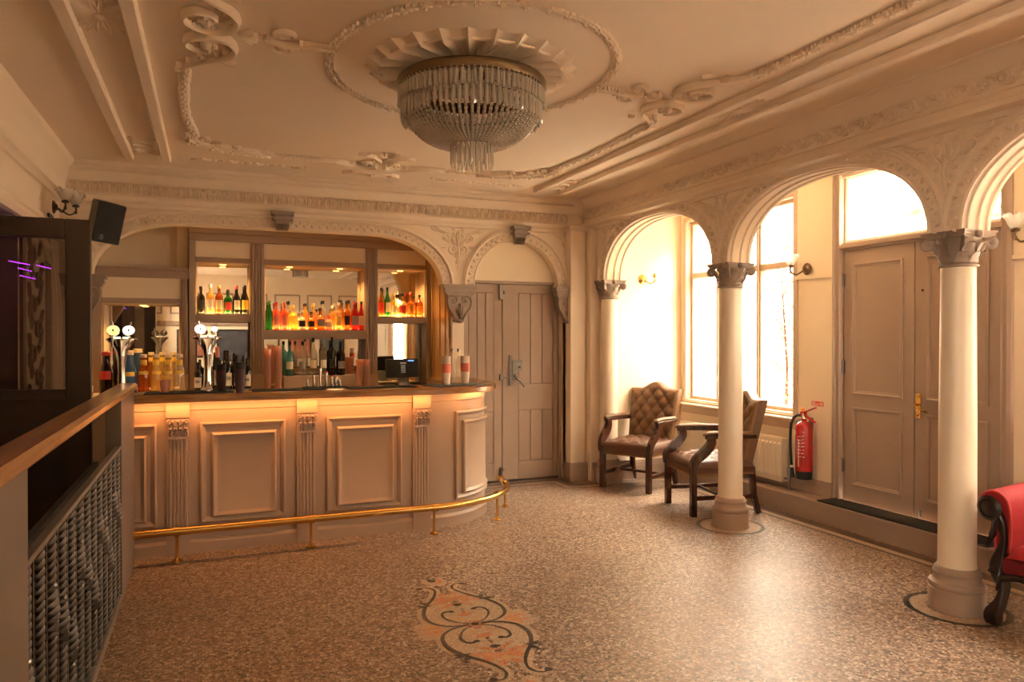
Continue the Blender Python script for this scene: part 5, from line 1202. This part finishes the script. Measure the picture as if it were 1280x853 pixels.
g = G(); g.T = at(M); g.box(-.055, -.121, -.128, -.027, -.118, -.10); g.blob(-.041, -.121, -.094, .012, .002, .008); g.build('badge', STEEL, gr, local=True)
g = G(); g.tube([(-.02, .06, -.02), (-.15, .12, -.04), (-.33, .2, -.02)], .02, 10); g.box(-.386, .12, -.08, -.37, .28, .06); g.tube([(-.32, .15, -.06), (-.08, .1, -.09)], .028, 10); g.build('bracket_arm', BLACK, sp, local=True)

# ================================================================== RADIATOR, EXTINGUISHER, SIGN
ra = thing('radiator', 'cream ribbed radiator under the window behind the armchairs', 'radiator', (4.65, 5.78, .16))
g = G(); n = 30; y0, y1, z0, z1 = 5.0, 6.50, .215, .60
rows = []
for i in range(n * 6 + 1):
    q = i / 6; f = q - int(q); bulge = .02 * math.sin(PI * f) ** 2
    y = y0 + (y1 - y0) * i / (n * 6)
    e = min(1, (i / 6) , (n - i / 6))
    rows.append([(4.632, y, z0), (4.628, y, z0 + .01), (4.628, y, z0 + .04), (4.628 - bulge, y, z0 + .055), (4.628 - bulge, y, z1 - .055), (4.628, y, z1 - .04), (4.628, y, z1 - .012), (4.636, y, z1)])
g.grid(rows); g.box(4.632, y0, z0, 4.64, y1, z1); g.build('front_panel', WHITEP, ra, ang=25)
boxobj('back_panel', WHITEP, 4.685, y0, z0, 4.70, y1, z1, ra, .004)
boxobj('end_cap', WHITEP, 4.64, y0, z0 + .005, 4.69, y0 + .012, z1 - .005, ra, .003); boxobj('end_cap', WHITEP, 4.64, y1 - .012, z0 + .005, 4.69, y1, z1 - .005, ra, .003); boxobj('top_grille', WHITEP, 4.64, y0 + .012, z1 - .012, 4.69, y1 - .012, z1 - .004, ra)
g = G(); g.tube([(4.66, 4.99, .25), (4.66, 4.94, .25), (4.66, 4.94, .16)], .011, 8); g.tube([(4.66, 4.94, .25), (4.66, 4.94, .31)], .016, 10); g.lathe([(0, 0), (.02, 0), (.02, .05), (.012, .055)], 12, 4.66, 4.94, .30); g.build('valve', IRON, ra)
for z in (.30, .5): boxobj('wall_bracket', STEEL, 4.70, 5.3, z, 4.75, 5.34, z + .03, ra)
ex = thing('fire_extinguisher', 'red fire extinguisher hanging on the wall beside the door', 'fire extinguisher', (4.665, 4.775, .285))
g = G(); g.lathe([(0, 0), (.066, 0), (.07, .006), (.07, .075)], 32); g.build('black_base', BLACK, ex, local=True)
g = G(); g.lathe([(.071, .07), (.071, .42), (.066, .45), (.05, .475), (.026, .49), (.022, .51)], 32); cyl = g.build('cylinder', REDP, ex, local=True)
g = G(); g.lathe([(0, .505), (.022, .505), (.024, .53), (.018, .54), (.018, .56), (0, .562)], 16); g.build('valve', CHROME, ex, local=True)
g = G(); g.bar([(0, .02, .555), (0, -.03, .575), (-.0, -.13, .615)], [.03, .03, .022], .008); g.bar([(0, .02, .54), (0, -.03, .53), (0, -.125, .49)], [.03, .028, .022], .008); g.box(-.014, -.02, .535, .014, .03, .57); g.build('lever', REDP, ex, local=True)
g = G(); g.lathe([(0, 0), (.014, 0), (.016, .03), (.008, .035)], 10, -.0, .012, .565); g.build('gauge', mat('orange_tag', (.8, .3, .05), .5), ex, local=True)
g = G(); g.tube(smooth([(-.0, .03, .535), (-.02, .07, .53), (-.035, .11, .46), (-.04, .115, .3), (-.04, .105, .14), (-.04, .095, .05)], 6), .0115, 10); g.build('hose', RUBBER, ex, local=True)
g = G(); g.tube([(-.04, .098, .09), (-.04, .09, -.0)], [.014, .02], 12); g.build('hose_nozzle', BLACK, ex, local=True)
g = G(); g.lathe([(.0165, 0), (.0165, .02)], 12, -.04, .097, .085, caps=False); g.build('hose_clip', WHITE, ex, local=True)
g = G()
def onc(a, z, w, h, r=.0722): # small print patch on the cylinder facing the room (-x)
    g.lathe([(r, z), (r, z + h)], 2, a0=PI - a, a1=PI - a + w / r, caps=False)
rr = random.Random(3)
for k in range(7):
    z = .36 - k * .028; x = -.55
    while x < -.0: w = rr.uniform(.006, .016); onc(-x - .55 + .0 + 0.02, z, w, .006); x += w / .07 + .1
for k in range(14): onc(-.08 + .0 - k * .0 + .0, .11 + k * .0165, .011, .010)
for k in range(8):
    z = .40 - k * .03; onc(-.62, z, rr.uniform(.01, .018), .005)
g.build('printed_text', WHITE, cyl, local=True)
g = G(); g.lathe([(.0722, .375), (.0722, .41)], 4, a0=PI - .75, a1=PI - .35, caps=False); g.build('printed_badge', mat('dull_white_print', (.6, .5, .45), .5), cyl, local=True)
boxobj('wall_hook', STEEL, 4.735, 4.755, .70, 4.75, 4.795, .80, ex)
sg = thing('wall_sign', 'small red sign with white marks above the fire extinguisher', 'sign', (4.748, 4.72, .90))
g = G(); g.T = WINT; g.box(4.645, .905, .0005, 4.775, .945, .003); g.build('sign_plate', REDS, sg)
g = G(); g.T = lambda u, v, h: WINT(4.775 - u, .945 - v, h + .0032)
rr = random.Random(9); x = .006
for w in (.005, .005, .004, .006, .005): g.box(x, .006, 0, x + w, .014, .0006); x += w + .0025
for row, x1 in ((.019, .09), (.026, .085), (.032, .06)):
    x = .006
    while x < x1: w = rr.uniform(.003, .008); g.box(x, row, 0, x + w, row + .0035, .0006); x += w + .0022
g.box(.097, .007, 0, .107, .016, .0006); g.box(.099, .018, 0, .106, .034, .0006)
g.box(.112, .007, 0, .115, .033, .0006); g.box(.117, .010, 0, .123, .018, .0006); g.box(.117, .022, 0, .123, .032, .0006)
g.build('sign_marks', WHITE, sg)

# ================================================================== FLOOR INLAYS
def flat(name, m, polys, z=.0012):
    g = G()
    for k, P in enumerate(polys):
        n = len(P); g.add([(x, y, z + k * 4e-6) for x, y in P], [tuple(range(n))])
    return g.build(name, m, floor, recalc=False)
def ribbon(pts, w):
    P = [Vector(p) for p in pts]; L, Rr = [], []
    for i, p in enumerate(P):
        t = (P[min(i + 1, len(P) - 1)] - P[max(i - 1, 0)]).normalized(); n = Vector((-t.y, t.x)); ww = (w[i] if isinstance(w, list) else w) / 2
        L.append(p + n * ww); Rr.append(p - n * ww)
    return [[tuple(L[i]), tuple(L[i + 1]), tuple(Rr[i + 1]), tuple(Rr[i])] for i in range(len(P) - 1)]
def border(off, w): # line running round the room edge at a distance from the skirting
    x = 4.50 - off
    return [(x, -2.9), (x, 6.56 - off), (3.44 - off * .0 - .03, 6.56 - off), (3.40 - off, 6.60 - off), (3.40 - off, 6.88 - off), (2.34, 6.88 - off)]
flat('border_band', T_BROWN, ribbon(border(.035, 0), .08), .0008); flat('border_line', T_DARK, ribbon(border(.085, 0), .034)); flat('border_band', T_PALE, ribbon(border(.13, 0), .07), .0009); flat('border_line', T_DARK, ribbon(border(.18, 0), .034))
for y in (4.65, 2.76, .87):
    for r0, r1, m in ((.228, .262, T_DARK), (.15, .235, T_PALE)):
        flat('column_ring', m, [[(3.79 + r * math.cos(a), y + r * math.sin(a)) for r, a in ((r0, 2 * PI * i / 48), (r1, 2 * PI * i / 48), (r1, 2 * PI * (i + 1) / 48), (r0, 2 * PI * (i + 1) / 48))] for i in range(48)])
MX, MY = 1.268, 3.562
def petal(x, y, a, L, w, n=8):
    out = []
    for i in range(n + 1): t = i / n; out.append((L * t, w * math.sin(PI * t ** .8)))
    for i in range(n - 1, 0, -1): t = i / n; out.append((L * t, -w * math.sin(PI * t ** .8)))
    return [(x + p * math.cos(a) - q * math.sin(a), y + p * math.sin(a) + q * math.cos(a)) for p, q in out]
def disc(x, y, r, n=12): return [(x + r * math.cos(2 * PI * i / n), y + r * math.sin(2 * PI * i / n)) for i in range(n)]
BIG = smooth([(.03, .006), (.09, .008), (.15, .03), (.2, .085), (.218, .16), (.208, .24), (.168, .335), (.115, .41), (.072, .49), (.055, .56), (.075, .61), (.105, .625), (.135, .612)], 5)
INN = smooth([(.02, .02), (.05, .03), (.09, .067), (.123, .13), (.12, .19), (.093, .215), (.064, .205)], 5)
def four(f): return [[(MX + sx * x, MY + sy * y) for x, y in P] for sx in (-1, 1) for sy in (-1, 1) for P in f]
def two(f): return [[(MX + x, MY + s * y) for x, y in P] for s in (-1, 1) for P in f]
wd = [.005 + .017 * math.sin(PI * min(1, i / len(BIG) * 1.2)) ** .8 + (.006 if i > len(BIG) * .75 else 0) for i in range(len(BIG))]
wi = [.006 + .015 * i / len(INN) for i in range(len(INN))]
pale = [[(x * 1.0, y) for x, y in P] for P in []]
halo = ribbon(BIG, [w + .05 for w in wd]) + ribbon(INN, [w + .04 for w in wi])
halo_d = [disc(.125, .125, .092, 24), disc(.105, .205, .098, 24), disc(.07, .28, .075, 20), disc(.05, .1, .06, 16), disc(.07, .40, .075, 20)]
flat('mosaic_ground', T_PALE, four(halo + halo_d) + four([petal(.17, .015, .25, .17, .05), petal(.2, .06, .3, .12, .035), petal(.19, -.0, -.0, .14, .04)]), .0012)
flat('mosaic_scroll', T_DARK, four(ribbon(BIG, wd)) + four([disc(.132, .612, .02)]), .0040)
flat('mosaic_scroll', T_DARK, four(ribbon(INN, wi)) + four([disc(.064, .206, .016)]), .0044)
flat('mosaic_knot', T_DARK, four([petal(.135, .325, .25, .10, .012), petal(.15, .35, .9, .06, .016), petal(.16, .345, -.5, .07, .014)]) + two([petal(-.03, .292, 0, .06, .02), disc(0, 0, .022)]), .0050)
flat('mosaic_leaf', T_ORANGE, four([petal(.02, .36, -.15, .15, .018), petal(.015, .40, .25, .12, .022), petal(.01, .36, .5, .13, .026), petal(.0, .33, -.55, .12, .014), petal(.01, .44, .9, .08, .022), petal(.17, .02, .12, .14, .016)]) + two([petal(-.05, .15, 0, .1, .026), petal(0, .36, PI / 2, .1, .03)]), .0032)
flat('mosaic_leaf', T_GOLD, four([petal(.16, .03, .55, .11, .022), petal(.02, .05, 1.05, .09, .015), petal(.05, .105, .1, .06, .014), petal(.16, -.0, -.18, .1, .014)]), .0028)
flat('mosaic_bud', T_ORANGE, two([petal(0, .66, PI / 2 - .3, .09, .02), disc(0, 0, .05, 16)]), .0026); flat('mosaic_bud', T_GOLD, two([petal(-.0, .40, PI / 2, .075, .024)]), .0054); flat('mosaic_bud', T_DARK, two([petal(-.01, .70, PI / 2 + .5, .07, .024)]), .0036)
flat('mosaic_ground', T_PALE, two([petal(0, .62, PI / 2 - .3, .16, .04), petal(-.01, .66, PI / 2 + .5, .14, .045)]), .0008)
rr = random.Random(12)
CRK = mat('crack_line', (.09, .06, .045), .6, var=.1)
for x, y, a, L in ((2.35, 2.75, -.7, .9), (2.3, 2.75, 2.6, .35), (2.2, 2.7, -1.4, .4), (2.6, 3.55, .55, .55), (2.15, 3.4, .5, .5), (3.0, 2.3, -.3, .5)):
    P = [(x, y)]
    for i in range(int(L / .03)): a += rr.uniform(-.28, .28); P.append((P[-1][0] + .03 * math.cos(a), P[-1][1] + .03 * math.sin(a)))
    flat('crack', CRK, ribbon(P, [.0035 * rr.uniform(.5, 1.3) for _ in P]), .0009)

# ================================================================== OUTSIDE THE WINDOWS
g = G(); g.box(-30, -25, -.4, 30, 25, -.3); struct('ground_outside', g, mat('pale_paving', (.78, .74, .68), .8, var=.1, scale=2))
bw = thing('brick_wall', 'sunlit brick wall end outside the left window light', 'wall', (5.1, 6.9, -.3)); BRK = mat('brick', (.42, .17, .08), .85, var=.3, scale=9); MRT = mat('mortar', (.55, .47, .37), .9, var=.1)
boxobj('mortar_core', MRT, 4.96, 6.87, -.3, 5.16, 7.1, 3.6, bw)
g = G(); g.box(-.105, -.05, -.03, .105, .05, .03); o0 = g.build('brick', BRK, bw, local=True)
g = G(); g.box(-.05, -.05, -.03, .05, .05, .03); h0 = g.build('brick', BRK, bw, local=True)
for r in range(44):
    long = r % 2
    for k, (x, pr) in enumerate(((5.065, o0), (5.225 - .0, h0)) if long else ((5.01, h0), (5.12, h0))):
        o = pr if (r < 2 and pr.location.z == 0) else pr.copy()
        if o is not pr: C.objects.link(o)
        o.location = (x - 5.1, 6.875 - 6.9, .3 + .06 + r * .078)
bl = thing('light_blocking_building', 'rendered building across the yard, built tall and dark to dim low daylight', 'building', (12, 4, -.3))  # raised and darkened to hold back low daylight
boxobj('wall', mat('darkened_render', (.40, .36, .31), .85, var=.1), 12, -12, -.3, 13, 22, 7.2, bl)
for k in range(9):
    for z in (1.2, 4.2): boxobj('window', mat('dull_glazing', (.2, .2, .2), .3), 11.95, -9 + k * 3, z, 12.0, -7.8 + k * 3, z + 1.8, bl)
for k, (x, y, h, lb) in enumerate(((6.0, 6.45, 2.3, 'climbing green shrub against the brick wall outside'), (6.7, 5.9, 1.7, 'loose green shrub outside the middle window light'))):
    t = thing('garden_shrub', lb, 'shrub', (x, y, -.3)); rr = random.Random(k + 2)
    g = G(); g.tube([(x, y, -.3), (x + .05, y, h * .5), (x, y + .05, h)], [.03, .02, .008], 6)
    for i in range(9): z = rr.uniform(.2, h); a = rr.uniform(0, 6.3); g.tube([(x, y, z), (x + .2 * math.cos(a), y + .2 * math.sin(a), z + .2)], .008, 5)
    g.build('stem', MAHOG, t)
    g = G()
    for i in range(700):
        a = rr.uniform(0, 6.3); z = rr.uniform(-.1, h + .3); r = rr.uniform(.02, .28) * (1 - .4 * abs(z / h - .5)); c = Vector((x + r * math.cos(a), y + r * math.sin(a), z)); d = Vector((rr.uniform(-1, 1), rr.uniform(-1, 1), rr.uniform(-.6, .6))).normalized() * .05; e = d.cross(Vector((rr.uniform(-1, 1), rr.uniform(-1, 1), 1))).normalized() * .02
        g.add([c, c + d * .5 + e, c + d, c + d * .5 - e], [(0, 1, 2, 3)])
    g.build('foliage', mat('garden_leaf', (.16, .2, .06), .6, var=.4, scale=5), t, kind='stuff', recalc=False)

t = thing('sky_blocking_tree', 'leafy tree added in the yard to keep sky light off the alcove', 'tree', (6.9, 3.6, -.3)); rr = random.Random(21)  # tree added to block sky light reaching the alcove wall
g = G(); g.tube([(6.9, 3.6, -.3), (6.95, 3.55, 1.0), (6.9, 3.6, 2.2), (7.0, 3.7, 3.6)], [.11, .09, .07, .03], 8)
for i in range(14): z = rr.uniform(1.2, 3.2); a = rr.uniform(0, 6.3); g.tube([(6.9, 3.6, z), (6.9 + .5 * math.cos(a), 3.6 + .5 * math.sin(a), z + .3), (6.9 + 1.1 * math.cos(a), 3.6 + 1.1 * math.sin(a), z + .5)], [.03, .02, .008], 5)
g.build('trunk', MAHOG, t)
g = G()
for i in range(3200):
    u = Vector((rr.gauss(0, 1), rr.gauss(0, 1), rr.gauss(0, 1))).normalized() * rr.uniform(.35, 1) ** .5
    c = Vector((6.9 + 1.5 * u.x, 3.6 + 1.45 * u.y, 2.5 + 1.7 * u.z)); d = Vector((rr.uniform(-1, 1), rr.uniform(-1, 1), rr.uniform(-.8, .5))).normalized() * .13; e = d.cross(Vector((rr.uniform(-1, 1), rr.uniform(-1, 1), 1))).normalized() * .05
    g.add([c, c + d * .5 + e, c + d, c + d * .5 - e], [(0, 1, 2, 3)])
g.build('foliage', mat('tree_leaf', (.14, .18, .06), .6, var=.4, scale=5), t, kind='stuff', recalc=False)
